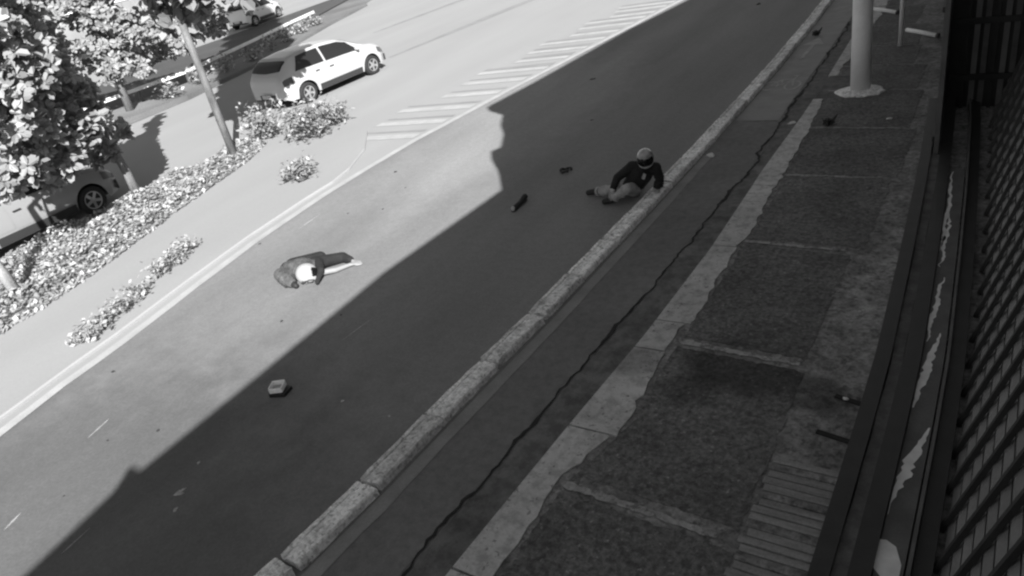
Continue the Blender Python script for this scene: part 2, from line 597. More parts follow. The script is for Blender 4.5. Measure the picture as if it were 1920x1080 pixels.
def flat_ring(bm, c, rx, ry, w, z):
    n = 18
    o = [bm.verts.new((c[0] + rx * math.cos(k * 2 * PI / n), c[1] + ry * math.sin(k * 2 * PI / n), z)) for k in range(n)]
    i = [bm.verts.new((c[0] + (rx - w) * math.cos(k * 2 * PI / n), c[1] + (ry - w * 1.6) * math.sin(k * 2 * PI / n), z)) for k in range(n)]
    for k in range(n):
        bm.faces.new((o[k], o[(k + 1) % n], i[(k + 1) % n], i[k]))


bx, by, zz = -4.02, 15.2, 0.017
flat_ring(bm, (bx - 0.22, by - 0.05), 0.16, 0.30, 0.035, zz)
flat_ring(bm, (bx + 0.22, by - 0.05), 0.16, 0.30, 0.035, zz)
for a, b in (((bx - 0.22, by - 0.05), (bx - 0.08, by + 0.35)), ((bx - 0.08, by + 0.35), (bx + 0.15, by + 0.35)), ((bx + 0.15, by + 0.35), (bx + 0.22, by - 0.05)),
             ((bx - 0.08, by + 0.35), (bx, by)), ((bx, by), (bx + 0.15, by + 0.35)), ((bx, by), (bx - 0.22, by - 0.05)), ((bx + 0.15, by + 0.35), (bx + 0.17, by + 0.6)), ((bx + 0.08, by + 0.6), (bx + 0.22, by + 0.62))):
    flat_seg(bm, a, b, 0.035, zz + 0.0007 * random.random())
mesh_obj('bicycle_symbol', bm, M_WORNPAINT, field)
bm = bmesh.new()
ax, ay = -4.08, 17.1
flat_seg(bm, (ax, ay), (ax - 0.02, ay + 1.2), 0.09, 0.017)
vs = [bm.verts.new(q) for q in ((ax - 0.24, ay + 1.1, 0.018), (ax + 0.22, ay + 1.1, 0.018), (ax - 0.02, ay + 1.75, 0.018))]
bm.faces.new(vs)
mesh_obj('arrow_symbol', bm, M_WORNPAINT, field)

# ------------------------------------------------------------------ separators between road and cycle lane
div = empty('lane_divider', (-4.6, 8, 0))
tag(div, 'long broken row of rough concrete kerb blocks between road and cycle lane', 'lane divider')
variants = []
for v in range(4):
    bm = bmesh.new()
    n, L, W, H = 9, 0.975, 0.265, 0.10
    prof = [(-W / 2, 0), (-W / 2 + 0.004, H - 0.022), (-W / 2 + 0.016, H - 0.008), (-W / 2 + 0.058, H - 0.008), (-W / 2 + 0.066, H - 0.040), (-W / 2 + 0.082, H - 0.040), (-W / 2 + 0.09, H), (0, H + 0.002), (W / 2 - 0.018, H), (W / 2 - 0.004, H - 0.018), (W / 2, 0)]
    rows = []
    for k in range(n):
        yy = -L / 2 + L * k / (n - 1)
        e = 0.012 if k in (0, n - 1) else 0.0045
        rows.append([bm.verts.new((x + random.uniform(-e, e), yy + random.uniform(-0.012, 0.012), max(0, z + (random.uniform(-1.6, 0.6) * e if z > 0 else 0)))) for x, z in prof])
    for A, B in zip(rows, rows[1:]):
        for k in range(len(prof) - 1):
            bm.faces.new((A[k], A[k + 1], B[k + 1], B[k]))
    bm.faces.new(rows[0])
    bm.faces.new(rows[-1][::-1])
    bmesh.ops.recalc_face_normals(bm, faces=bm.faces[:])
    me = bpy.data.meshes.new('kerb_block')
    bm.to_mesh(me)
    bm.free()
    me.materials.append(M_KERB)
    variants.append(me)
y = -1.4
k = 0
while y < 34:
    x0, x1 = interp(KERB, y - 0.5), interp(KERB, y + 0.5)
    o = bpy.data.objects.new('kerb_block', variants[k % 4])
    o.location = (interp(KERB, y) + 0.15 + random.uniform(-0.012, 0.012) + 4.6, y - 8, 0.004)
    o.rotation_euler = (0, 0, math.atan2(x0 - x1, 1.0) + random.uniform(-0.008, 0.008))
    o.scale = (1, random.uniform(0.965, 1.0), random.uniform(0.9, 1.05))
    link(o, div)
    y += 1.0
    k += 1

# ------------------------------------------------------------------ footpath
ZW = 0.12
walk = empty('sidewalk', (-2, 8, 0))
tag(walk, kind='structure')
inv = Matrix.Translation((2, -8, 0))


def under(o, p, m):
    o.parent = p
    o.matrix_parent_inverse = m
    return o


bm = bmesh.new()
Y = ys(-12, 60, 1.0)
pts = [(interp(WALK, y) + 0.06, y) for y in Y] + [(0.9, y) for y in (60, -12)]
poly_prism(bm, pts, -0.2, ZW)
under(mesh_obj('paving', bm, M_WALK), walk, inv)
# pale kerb band: lengths with joints
seg = [-3, -1, 1, 2.6, 4.4, 5.75, 6.3, 8.1, 10.0, 11.9, 13.9]
inner = [(-2.95, -3), (-2.90, 2.79), (-2.90, 3.58), (-2.79, 4.12), (-2.66, 4.69), (-2.72, 5.64), (-2.71, 6.36), (-2.71, 7.29), (-2.71, 8.55), (-2.76, 10.26), (-2.85, 11.98), (-2.98, 14.45), (-3.0, 16), (-3.0, 22), (-3.3, 32)]
segs = [(a, b) for a, b in zip(seg, seg[1:])] + [(15.3, 18.3), (18.5, 21), (21.1, 24), (24.1, 28)]
for a, b in segs:
    bm = bmesh.new()
    Y = ys(a + 0.012, b - 0.012, 0.10)
    ed = np.convolve(rng.normal(0, 0.05, len(Y) + 8), np.ones(5) / 5, mode='same')[4:4 + len(Y)] + rng.normal(0, 0.010, len(Y))
    pts = [(interp(WALK, y), y) for y in Y] + [(interp(inner, y) + ed[i], y) for i, y in list(enumerate(Y))[::-1]]
    poly_prism(bm, pts, 0.0, ZW + 0.012 + random.uniform(0, 0.004))
    under(mesh_obj('kerb_length', bm, M_EDGE), walk, inv)
bm = bmesh.new()
poly_prism(bm, [(-3.10, 13.92), (-2.6, 13.95), (-2.6, 15.28), (-3.13, 15.28)], 0, ZW + 0.006)
under(mesh_obj('lowered_kerb', bm, M_GUTTER), walk, inv)
# dark rough slabs between paler joints
joints = [-0.5, 1.55, 3.72, 5.98, 8.28, 10.42, 12.40, 14.35, 15.9, 17.35, 19.1, 21, 23, 25]
for k, (a, b) in enumerate(zip(joints, joints[1:])):
    bm = bmesh.new()
    gap = (0.07, 0.09, 0.10, 0.075, 0.06, 0.05, 0.045, 0.045, 0.04, 0.04, 0.04, 0.04, 0.04)[k]
    X0 = lambda y: max(interp(inner, y), interp(WALK, y) + 0.12) + 0.045
    xr = [-1.35, -1.34, -1.38, -1.42, -1.30, -1.25, -1.38, -1.5, -1.75, -1.85, -2.1, -2.4, -2.5][k]
    n = 26
    e = lambda: random.uniform(-0.014, 0.014)
    tilt = -0.12 * (0.6 if k < 4 else 0.3)
    y0, y1 = a + gap, b - gap
    pts = []
    for i in range(n + 1):
        t = i / n
        x = X0(y0) + (xr - X0(y0)) * t
        pts.append((x, y0 + e() + tilt * t + (0.03 if 0 < i < n else 0)))
    for i in range(1, n):
        t = i / n
        pts.append((xr + e() * 1.6, y0 + (y1 - y0) * t + tilt))
    for i in range(n + 1):
        t = i / n
        x = xr + (X0(y1) - xr) * t
        pts.append((x, y1 + e() + tilt * (1 - t)))
    for i in range(1, n):
        yy = y1 + (y0 - y1) * i / n
        pts.append((X0(yy) + e() * 1.5, yy))
    poly_prism(bm, pts, 0.02, ZW + 0.005)
    under(mesh_obj('slab', bm, M_SLAB), walk, inv)
for k, y in enumerate(joints[2:11]):
    bm = bmesh.new()
    x0, x1 = interp(inner, y) + 0.02, (-1.5, -1.45, -1.5, -1.35, -1.4, -1.5, -1.6, -1.85, -1.95)[k]
    L, Rr = [], []
    w = (0.055, 0.05, 0.04, 0.035, 0.032, 0.03, 0.03, 0.03, 0.03)[k]
    tl = -0.07 if k < 2 else -0.04
    for i in range(25):
        t = i / 24
        wob = random.uniform(-0.012, 0.012)
        ww = w * random.uniform(0.6, 1.15) * (1 - 0.5 * t)
        L.append((x0 + (x1 - x0) * t, y + tl * t + wob + ww))
        Rr.append((x0 + (x1 - x0) * t, y + tl * t + wob - ww))
    strip(bm, L, Rr, ZW + 0.009)
    under(mesh_obj('joint', bm, M_JOINT), walk, inv)
# ribbed concrete by the fence
for k in range(27):
    yy = 2.5 + 0.08 * k
    bm = bmesh.new()
    x0 = -1.36 + 0.05 * random.random()
    box(bm, ((x0 - 0.83) / 2, yy, ZW + 0.004), (-0.83 - x0, 0.070 + random.uniform(-0.010, 0.008), 0.012 + random.uniform(0, 0.004)), bevel=0.004)
    under(mesh_obj('rib', bm, M_WALK if k % 4 == 1 else M_RIB), walk, inv)
# slots where pipes drain across the pavement
for px, py, L in ((1590, 752, 0.22), (1565, 822, 0.30)):
    q = G(px, py, ZW)
    bm = bmesh.new()
    bar(bm, (q.x - L / 2, q.y + 0.03, ZW + 0.008), (q.x + L / 2, q.y - 0.02, ZW + 0.008), 0.045, 0.02)
    under(mesh_obj('drain_slot', bm, M_CRACK), walk, inv)
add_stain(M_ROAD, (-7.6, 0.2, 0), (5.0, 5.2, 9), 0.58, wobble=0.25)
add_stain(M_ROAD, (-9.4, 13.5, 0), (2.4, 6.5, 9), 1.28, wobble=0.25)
add_stain(M_SLAB, (-1.95, 5.75, 0.12), (0.85, 0.55, 1), 0.42)
add_stain(M_WALK, (-1.3, 5.5, 0.12), (0.5, 0.35, 1), 0.5)
add_stain(M_SLAB, (-2.3, 5.3, 0.12), (0.35, 0.5, 1), 0.6)
add_stain(M_WALK, (-1.05, 7.0, 0.12), (0.4, 1.6, 1), 1.25)
add_stain(M_EDGE, (-2.95, 5.55, 0.12), (0.5, 0.35, 1), 0.62)

# ------------------------------------------------------------------ median with verge
bm = bmesh.new()
OUT = [(interp(YEL, y) - 0.28, y) for y in ys(-14, 9.6, 0.8)]
nose = [(-11.75, 10.3), (-12.3, 11.4), (-13.3, 12.6), (-14.6, 13.3), (-15.6, 13.2), (-16.3, 12.4)]
INN = [(-16.75, 11.5), (-16.85, 9), (-16.9, 6.5), (-16.8, 3), (-16.6, -14)]
poly_prism(bm, OUT + nose + INN, -0.1, 0.05)
bmesh.ops.bevel(bm, geom=[e for e in bm.edges if all(v.co.z > 0.04 for v in e.verts)], offset=0.02, segments=1, affect='EDGES')
median = tag(mesh_obj('median', bm, M_PALE), kind='structure')


def leaf_cloud(name, C, size, mat, parent=None, up=0.4, nleaf=1, spread=1.0, asp=0.5):
    """leaf quads (diamond, bent at the midrib) at centres C with random facing"""
    n = len(C)
    d = rng.normal(0, 1, (n, 3))
    d[:, 2] = d[:, 2] * 0.6
    d /= np.linalg.norm(d, axis=1)[:, None]
    nrm = rng.normal(0, 1, (n, 3))
    nrm[:, 2] += up * 4
    s = np.cross(d, nrm)
    s /= np.linalg.norm(s, axis=1)[:, None]
    L = (size * rng.uniform(0.6, 1.3, n))[:, None]
    nn = np.cross(s, d)
    a = C - d * L * 0.5
    b = C + s * L * asp * 0.5 + nn * L * 0.08 + d * L * 0.08
    c = C + d * L * 0.5
    e = C - s * L * asp * 0.5 + nn * L * 0.08 + d * L * 0.08
    V = np.stack([a, b, c, e], 1).reshape(-1, 3)
    return fast_quads(name, V, n, mat, parent)


# creeping plants over the verge
n = 34000
yy = rng.uniform(-2, 11.6, n)
lo = np.array([interp([(-12.6, -2), (-12.75, 2), (-12.95, 3.32), (-13.2, 4.56), (-13.72, 6.12), (-14.38, 7.66), (-15.0, 9.41), (-15.45, 10.68), (-16.3, 12)], y) for y in yy])
hi = np.full(n, -16.7)
tt = rng.uniform(0, 1, n)
edge = np.convolve(rng.normal(0, 0.25, 400), np.ones(9) / 9, mode='same')
xx = lo + 0.25 * edge[((yy + 2) * 28).astype(int) % 400] + (hi - lo) * tt
hgt = 0.05 + 0.15 * np.abs(np.sin(xx * 2.1 + yy * 1.3) * np.cos(yy * 1.9 - xx)) + 0.06
zz_ = 0.06 + rng.uniform(0, 1, n) * hgt * np.clip(tt * 8, 0.25, 1)
keep = rng.uniform(0, 1, n) < 0.80
C = np.stack([xx, yy, zz_], 1)[keep]
tag(leaf_cloud('ground_cover', C, 0.10, M_COVER, up=2.2, asp=0.75), 'pale creeping leaves covering the far side of the median', 'ground cover', kind='stuff')


# ------------------------------------------------------------------ plants
def bush(name, P, r, h, nl, size, label, group=None, mat=None, stems=5):
    t = empty(name, P)
    tag(t, label, 'plant', group)
    C = []
    bm = bmesh.new()
    for k in range(stems):
        a = random.uniform(0, 2 * PI)
        rr = r * random.uniform(0.2, 0.85)
        tip = Vector((rr * math.cos(a), rr * math.sin(a), h * random.uniform(0.55, 1)))
        pts = [Vector((0.04 * math.cos(a), 0.04 * math.sin(a), 0)), tip * 0.45 + Vector((0, 0, 0.12 * h)), tip]
        tube(bm, pts, [0.012, 0.009, 0.004], 5)
        m = nl // stems
        u = rng.uniform(0.25, 1.0, m)
        base = np.array(pts[0])[None] * (1 - u[:, None]) + np.array(tip)[None] * u[:, None]
        C.append(base + rng.normal(0, 1, (m, 3)) * np.array([r * 0.26, r * 0.26, h * 0.16]))
    mesh_obj('stem', bm, M_BARK, t)
    C = np.concatenate(C)
    C[:, 2] = np.abs(C[:, 2]) + 0.03
    leaf_cloud('foliage', C, size, mat or M_LEAF2, t, up=0.5, asp=0.55)
    return t


def med(px, py):
    return G(px, py, 0.05)


bush('shrub', med(585, 258), 0.8, 0.85, 1100, 0.13, 'broad leafy shrub at the median tip just below the white hatchback', stems=9)
bush('shrub', med(505, 258), 0.65, 0.8, 800, 0.13, 'pale shrub right of the slim tall trunk, next to the hatchback bumper', stems=8)
bush('shrub', med(570, 335), 0.45, 0.42, 420, 0.11, 'low straggly shrub nearest the white line at the median tip', stems=7)
bush('shrub', med(628, 232), 0.5, 0.55, 420, 0.12, 'small dark-leaved shrub at the outer tip of the median', stems=6)
WEEDS = [(352, 478, .30, .34), (330, 498, .26, .28), (300, 520, .22, .30), (262, 556, .24, .26), (238, 580, .30, .26), (205, 607, .24, .22), (180, 628, .24, .2), (158, 642, .2, .16)]
for k, (px, py, r, h) in enumerate(WEEDS):
    w = ('first', 'second', 'third', 'fourth', 'fifth', 'sixth', 'seventh', 'eighth')[k]
    bush('weed', med(px, py), r, h, 150, 0.085, w + ' weed tuft along the white line, counted from the far end', 'weeds along the white line', M_COVER, 6)


def limb(bm, a, b, ra, rb, bend=0.15):
    a, b = Vector(a), Vector(b)
    n = 5
    off = Vector((random.uniform(-1, 1), random.uniform(-1, 1), random.uniform(-.3, 1))) * bend * (b - a).length
    pts = [a + (b - a) * t + off * math.sin(PI * t) for t in [i / n for i in range(n + 1)]]
    tube(bm, pts, [ra + (rb - ra) * i / n for i in range(n + 1)], 8)
    return pts


def rosettes(C, leaf=0.26, k=9):
    """whorls of broad leaves, as on an almond tree: (n*k leaves, two quads each)"""
    n = len(C)
    ax = rng.normal(0, 0.42, (n, 3))
    ax[:, 2] += 0.35
    ax += np.array(SUN_DIR)[None] * 0.9
    ax /= np.linalg.norm(ax, axis=1)[:, None]
    t = np.cross(ax, rng.normal(0, 1, (n, 3)))
    t /= np.linalg.norm(t, axis=1)[:, None]
    b = np.cross(ax, t)
    out = []
    for i in range(k):
        a = 2 * PI * i / k + rng.uniform(-.35, .35, n)
        d = np.cos(a)[:, None] * t + np.sin(a)[:, None] * b
        droop = rng.uniform(-0.35, 0.55, n)[:, None]
        d = d + ax * droop
        d /= np.linalg.norm(d, axis=1)[:, None]
        s = np.cross(d, ax)
        s /= np.linalg.norm(s, axis=1)[:, None]
        nn = np.cross(s, d)
        L = (leaf * rng.uniform(0.6, 1.25, n))[:, None]
        w = L * 0.33
        p0 = C + d * L * 0.1
        p1 = C + d * L * 0.65 + nn * L * 0.06
        p2 = C + d * L * 1.05 - nn * L * 0.10
        q1 = C + d * L * 0.45 + nn * L * 0.05
        q2 = C + d * L * 0.86
        # two halves of a broad oval leaf, folded a little along the midrib
        out.append(np.stack([p0, q1 + s * w * 0.85 + nn * w * 0.25, q2 + s * w * 0.8 + nn * w * 0.2, p2], 1))
        out.append(np.stack([p0, p2, q2 - s * w * 0.8 + nn * w * 0.2, q1 - s * w * 0.85 + nn * w * 0.25], 1))
    V = np.concatenate(out, 0)
    return V.reshape(-1, 3), len(V)


def crown_points(blobs, per):
    out = []
    for (c, r) in blobs:
        m = int(per * (r[0] * r[1] * r[2]) ** (2 / 3))
        d = rng.normal(0, 1, (m, 3))
        d /= np.linalg.norm(d, axis=1)[:, None]
        rad = rng.uniform(0.35, 1.0, m) ** 0.45
        out.append(np.array(c)[None] + d * rad[:, None] * np.array(r)[None])
    return np.concatenate(out)


def tree(name, base, label, trunk_pts, trunk_r, limbs, blobs, per, leaf, matl, matb, k=9, keep=None):
    t = empty(name, base)
    tag(t, label, 'tree', 'street trees')
    b0 = Vector(base)
    bm = bmesh.new()
    tube(bm, [Vector(q) - b0 for q in trunk_pts], trunk_r, 10)
    for a, b, ra, rb in limbs:
        limb(bm, Vector(a) - b0, Vector(b) - b0, ra, rb)
    mesh_obj('trunk', bm, matb, t, True)
    C = crown_points(blobs, per)
    if keep is not None:
        C = C[keep(C)]
    V, nq = rosettes(C, leaf, k)
    fast_quads('crown', V - np.array(b0)[None], nq, matl, t)
    return t


def at_x(px, py, X):
    w = ray(px, py)
    t = X / w.x
    return Vector((w.x * t, w.y * t, CAMH + w.z * t))


TA = G(262, 372, 0.04)
TB = G(40, 560, 0.04)
TC = G(441, 296, 0.04)
GAP = [G(*q) for q in ((285, 262), (318, 185), (402, 180), (446, 292), (318, 348))]    # sunny opening behind the trees


def lit(C):
    k = 1 / math.tan(SUN_EL)
    X, Y_ = C[:, 0] + LH.x * k * C[:, 2], C[:, 1] + LH.y * k * C[:, 2]
    ins = np.zeros(len(C), bool)
    for a, b in zip(GAP, GAP[1:] + GAP[:1]):
        c_ = ((a.y > Y_) != (b.y > Y_)) & (X < (b.x - a.x) * (Y_ - a.y) / (b.y - a.y + 1e-9) + a.x)
        ins ^= c_
    return ~ins & (C[:, 2] > 0.9)





def blob(px, py, X, r):
    q = at_x(px, py, X)
    return ((q.x, q.y, q.z), r)


fa = TA + Vector((-0.05, -0.05, 1.35))
blobsA = [blob(150, 200, -16.0, (0.8, 0.9, 0.65)), blob(90, 260, -15.8, (0.8, 0.9, 0.7)), blob(60, 150, -16.3, (1.0, 1.0, 0.7)), blob(215, 150, -17.4, (0.9, 0.8, 0.5)),
          blob(150, 60, -17.0, (1.1, 1.0, 0.6)), blob(250, 30, -17.8, (1.2, 1.0, 0.5)), blob(30, 40, -16.5, (1.2, 1.2, 0.8)), blob(120, -80, -17, (1.4, 1.4, 0.8)), blob(225, 235, -17.2, (0.35, 0.35, 0.3)),
          blob(110, 315, -16.2, (0.55, 0.6, 0.3)), blob(190, 290, -16.6, (0.3, 0.35, 0.22)), blob(255, 165, -18.0, (0.45, 0.4, 0.3)), blob(270, 60, -18.2, (0.8, 0.7, 0.35)), blob(350, 20, -18.4, (0.7, 0.6, 0.3)), blob(140, 130, -16.6, (0.9, 0.8, 0.5))]
tree('almond_tree', TA, 'broad-leaved tree with a dark forked trunk at left, its crown over the parked car',
     [TA, TA + Vector((-0.02, 0.0, 0.6)), fa, fa + Vector((-0.2, -0.3, 0.6)), fa + Vector((-0.3, -0.6, 1.5)), fa + Vector((-0.5, -0.8, 2.4))], [0.12, 0.095, 0.085, 0.065, 0.05, 0.03],
     [(fa, fa + Vector((0.1, -1.0, 0.15)), 0.07, 0.035), (fa + Vector((0, 0, .1)), fa + Vector((-0.9, 0.3, 0.8)), 0.05, 0.025), (fa + Vector((-.2, -.3, .6)), fa + Vector((0.4, -1.3, 1.1)), 0.045, 0.02),
      (fa + Vector((-.3, -.6, 1.5)), fa + Vector((-1.2, 0.2, 2.0)), 0.04, 0.02), (fa + Vector((0.1, -1.0, .15)), fa + Vector((0.6, -1.7, 0.1)), 0.03, 0.012)],
     blobsA, 165, 0.20, M_LEAF, M_BARK, keep=lit)
fb = TB + Vector((-0.1, -0.2, 1.7))
blobsB = [blob(20, 330, -14.6, (0.5, 0.6, 0.3)), blob(-60, 200, -14.8, (1.0, 1.2, 0.8)), blob(10, 120, -15.0, (0.9, 0.9, 0.7)), blob(-40, 20, -15, (1.4, 1.4, 0.9)), blob(60, 20, -15.6, (0.8, 0.8, 0.5)), blob(40, 235, -15.2, (.6, .6, .4))]
tree('almond_tree', TB, 'broad-leaved tree with a pale leaning trunk at the left edge of the median',
     [TB, TB + Vector((-0.03, -0.05, 0.7)), fb, fb + Vector((0, -0.1, 1.2))], [0.11, 0.09, 0.08, 0.05],
     [(fb, fb + Vector((0.5, 0.7, 0.7)), 0.05, 0.02), (fb, fb + Vector((-0.5, 0.6, 0.9)), 0.05, 0.02), (fb + Vector((0, -.1, 1.2)), fb + Vector((0.2, 0.5, 1.9)), 0.04, 0.015)],
     blobsB, 130, 0.20, M_LEAF, M_BARKPALE, keep=lit)
# only pole-like trunk and lowest leaves show; unseen crown added to shade the road
ctr = TC + Vector((0.1, 0.15, 0))
blobsC = [((ctr.x + 0.5, ctr.y + 0.65, z), (1.6, 1.6, 1.5)) for z in (4.9, 6.6, 8.2, 10, 12, 14, 16, 18, 20)]
q = at_x(335, 45, -16.6)
blobsC += [((q.x, q.y, q.z), (0.5, 0.45, 0.28)), ((q.x - 0.3, q.y - 0.5, q.z + 0.45), (0.7, 0.7, 0.4))]
tree('added_shade_tree', TC, 'slim pole-like trunk on the median, with an unseen crown added to shade the road',
     [TC, TC + Vector((0, 0, 2)), TC + Vector((0.0, 0.02, 4)), TC + Vector((0.3, 0.4, 10)), TC + Vector((0.4, 0.5, 20.5))], [0.10, 0.09, 0.085, 0.07, 0.03],
     [(TC + Vector((0, .02, z)), TC + Vector((0.9 * math.cos(z * 2.4), 0.9 * math.sin(z * 2.4), z + 0.7)), 0.04, 0.015) for z in (4.2, 5.5, 7, 8.5, 10, 12, 14, 16, 18, 20)],
     blobsC, 85, 0.36, M_LEAF, M_BARK, k=8, keep=lit)

# ------------------------------------------------------------------ second median, guard rail, far side
bm = bmesh.new()
M2 = [(-26.6, -10), (-25.9, 8), (-25.9, 16.2), (-27.4, 22), (-30.4, 28.5), (-32.3, 33.5)]
M2b = [(-29.0, -10), (-28.5, 8), (-28.6, 18.4), (-30.6, 24), (-33.2, 30.0), (-32.6, 33.6)]
poly_prism(bm, M2 + M2b[::-1], -0.1, 0.13)
tag(mesh_obj('median_second', bm, M_GROUND), kind='structure')
rail = empty('guard_rail', (-28, 18, 0))
tag(rail, 'long pale guard rail along the planted strip behind the hatchback', 'guard rail')
rl = [(-27.9, 8), (-28.0, 18.0), (-29.9, 23.0), (-31.6, 27), (-32.5, 29.5)]
bm = bmesh.new()
for a, b in zip(rl, rl[1:]):
    bar(bm, (a[0] + 28, a[1] - 18, 0.62), (b[0] + 28, b[1] - 18, 0.62), 0.05, 0.13)
mesh_obj('beam', bm, M_POLE, rail)
for y in ys(9, 29, 2.2):
    bm = bmesh.new()
    box(bm, (interp(rl, y) + 28 - 0.06, y - 18, 0.36), (0.09, 0.09, 0.6))
    mesh_obj('post', bm, M_STEELG, rail)
for base, lab, bl in (((-27.2, 14.6, 0.13), 'tree with fine leaves on the planted strip right behind the slim tall trunk', [(300, 30), (245, 60), (350, 15), (390, 40), (270, 115), (225, 130), (320, 80), (300, -60), (370, -50), (250, 160)]),
                      ((-27.4, 10.0, 0.13), 'tree with fine leaves on the planted strip behind the left crown', [(60, 70), (130, 20), (180, 95), (20, 10), (110, 110), (60, -60), (170, -40), (190, 30), (215, 185)])):
    b0 = Vector(base)
    bb = [blob(px, py, -27.3 + random.uniform(-1, 1), (1.0, 0.9, 0.6)) for px, py in bl]
    top_ = b0 + Vector((0, 0, 2.4))
    tree('roadside_tree', b0, lab, [b0, b0 + Vector((0.05, 0, 1.2)), top_, top_ + Vector((0, 0.1, 2.0))], [0.16, 0.13, 0.11, 0.05],
         [(top_, Vector(c_), 0.06, 0.02) for c_, r_ in bb[:6]], bb, 85, 0.22, M_LEAF, M_BARK, k=8, keep=lambda C: C[:, 2] > 1.3)
names = ['lowest', 'second', 'third', 'fourth', 'fifth', 'sixth', 'seventh', 'last']
for k, y in enumerate(ys(16.0, 28.0, 1.7)):
    x = interp(M2, y) - 0.75 + random.uniform(-.2, .2)
    bush('shrub', (x, y, 0.13), 0.55, 0.6, 170, 0.17, names[k] + ' pale shrub in the row before the guard rail, counted from the trunk', 'shrubs before the guard rail', M_COVER, 6)
# far wall and bank behind everything, seen through the leaves
wall_t = empty('boundary_wall', (-58, 40, 0))
tag(wall_t, 'long grey boundary wall on the far side of the avenue', 'wall')
for k in range(24):
    bm = bmesh.new()
    box(bm, (0, -90 + k * 8.0, 1.3), (0.25, 7.96, 2.6))
    mesh_obj('panel', bm, M_WALLFAR, wall_t)
bm = bmesh.new()
box(bm, (0, 2, 2.66), (0.4, 190, 0.12))
mesh_obj('coping', bm, M_POLE, wall_t)


# ------------------------------------------------------------------ vehicles
def make_car(name, paint, label, L=4.2, W=1.76, Hh=1.5, wb=2.58, group='cars', suv=0.0):
    """hatchback facing +y; origin on the ground under the middle. Rear end at -y."""
    root = empty(name)
    tag(root, label, 'car', group)
    wr = 0.315 + 0.02 * suv
    ax = (-wb / 2 - 0.02, wb / 2 - 0.02)
    h2 = L / 2

    def lerp(pts, x):
        if x <= pts[0][0]:
            return pts[0][1]
        for (a, av), (b, bv) in zip(pts, pts[1:]):
            if x <= b:
                t = (x - a) / (b - a)
                return av + (bv - av) * t
        return pts[-1][1]
    sc = L / 4.2
    top = [(-2.10, .72), (-2.06, .98), (-1.95, 1.12), (-1.78, 1.30), (-1.55, 1.44), (-1.0, 1.50), (-.3, 1.51), (.3, 1.45), (.62, 1.33), (1.0, 1.12), (1.22, 1.005), (1.55, .95), (1.85, .85), (2.02, .70), (2.10, .55)]
    belt = [(-2.10, .66), (-2.06, .86), (-1.95, .95), (-1.5, .98), (-.5, .945), (.6, .92), (1.1, .91), (1.22, .92), (1.55, .87), (1.85, .77), (2.02, .63), (2.10, .5)]
    wid = [(-2.10, .60), (-2.04, .76), (-1.85, .85), (-1.3, .88), (0, .88), (1.3, .875), (1.75, .82), (1.98, .70), (2.10, .52)]
    rw = [(-2.10, .5), (-1.9, .62), (-1.5, .60), (0, .60), (.5, .60), (.9, .66), (1.22, .74), (1.7, .66), (2.10, .4)]
    bot = [(-2.10, .36), (-1.95, .27), (-1.6, .24), (1.6, .22), (1.95, .25), (2.10, .34)]

    def P(x, v, side=1, off=0.0):
        z0 = lerp(bot, x)
        for a in ax:
            d = abs(x * sc - a)
            ra = wr + 0.065
            if d < ra:
                z0 = max(z0, wr + math.sqrt(ra * ra - d * d) * 0.98)
        zb, zt = lerp(belt, x), lerp(top, x)
        zt *= Hh / 1.5
        zb *= 1 + 0.5 * (Hh / 1.5 - 1)
        zt = max(zt, zb + 0.02)
        w, wt = lerp(wid, x) * W / 1.76, lerp(rw, x) * W / 1.76
        wt = min(wt, w * 0.93)
        if v < 0.5:
            t = v / 0.5
            zz = z0 + (zb - z0) * t
            ab = (zz - 0.24) / max(0.1, zb - 0.24)
            px_ = w * (0.955 + 0.045 * math.sin(PI * min(1, max(0, ab * 0.95 + 0.05))) - 0.02 * ab)
        elif v < 0.8:
            t = (v - 0.5) / 0.3
            zz = zb + (zt - 0.06 * (zt - zb) - zb) * t
            px_ = w * 0.935 + (wt - w * 0.935) * (t ** 1.25)
        else:
            t = (v - 0.8) / 0.2
            z1 = zt - 0.06 * (zt - zb)
            zz = z1 + (zt - z1) * math.sin(t * PI / 2)
            px_ = wt * math.cos(t * PI / 2 * 0.999) ** 0.75 if t < 1 else 0.0
        return Vector((side * px_, x * sc, zz))

    def Pn(x, v, side, off):
        e = 0.004
        p = P(x, v, side)
        a = P(min(2.1, x + e), v, side) - P(max(-2.1, x - e), v, side)
        b = P(x, min(0.995, v + e), side) - P(x, max(0, v - e), side)
        n = a.cross(b) * side
        if n.length < 1e-9:
            n = Vector((0, 0, 1))
        n.normalize()
        return p + n * off
    xs = sorted(set([-2.10, -2.08, -2.04] + [round(-2.0 + 0.05 * i, 3) for i in range(81)] + [2.04, 2.08, 2.10]))
    vs_ = [0, .08, .18, .28, .38, .46, .5, .55, .62, .7, .76, .8, .84, .88, .92, .96, 1.0]
    bm = bmesh.new()
    grid = {}
    for i, x in enumerate(xs):
        for j, v in enumerate(vs_):
            for s in (1, -1):
                if v == 1.0 and s == -1:
                    grid[i, j, s] = grid[i, j, 1]
                else:
                    grid[i, j, s] = bm.verts.new(P(x, v, s))
    for i in range(len(xs) - 1):
        for j in range(len(vs_) - 1):
            for s in (1, -1):
                q = [grid[i, j, s], grid[i + 1, j, s], grid[i + 1, j + 1, s], grid[i, j + 1, s]]
                try:
                    bm.faces.new(q if s == 1 else q[::-1])
                except ValueError:
                    pass
    for i in (0, len(xs) - 1):
        ring = [grid[i, j, 1] for j in range(len(vs_))] + [grid[i, j, -1] for j in range(len(vs_) - 2, -1, -1)]
        try:
            bm.faces.new(ring)
        except ValueError:
            pass
    bmesh.ops.recalc_face_normals(bm, faces=bm.faces[:])
    body = mesh_obj('body', bm, paint, root, True)
    md = body.modifiers.new('split', 'EDGE_SPLIT')
    md.split_angle = math.radians(48)
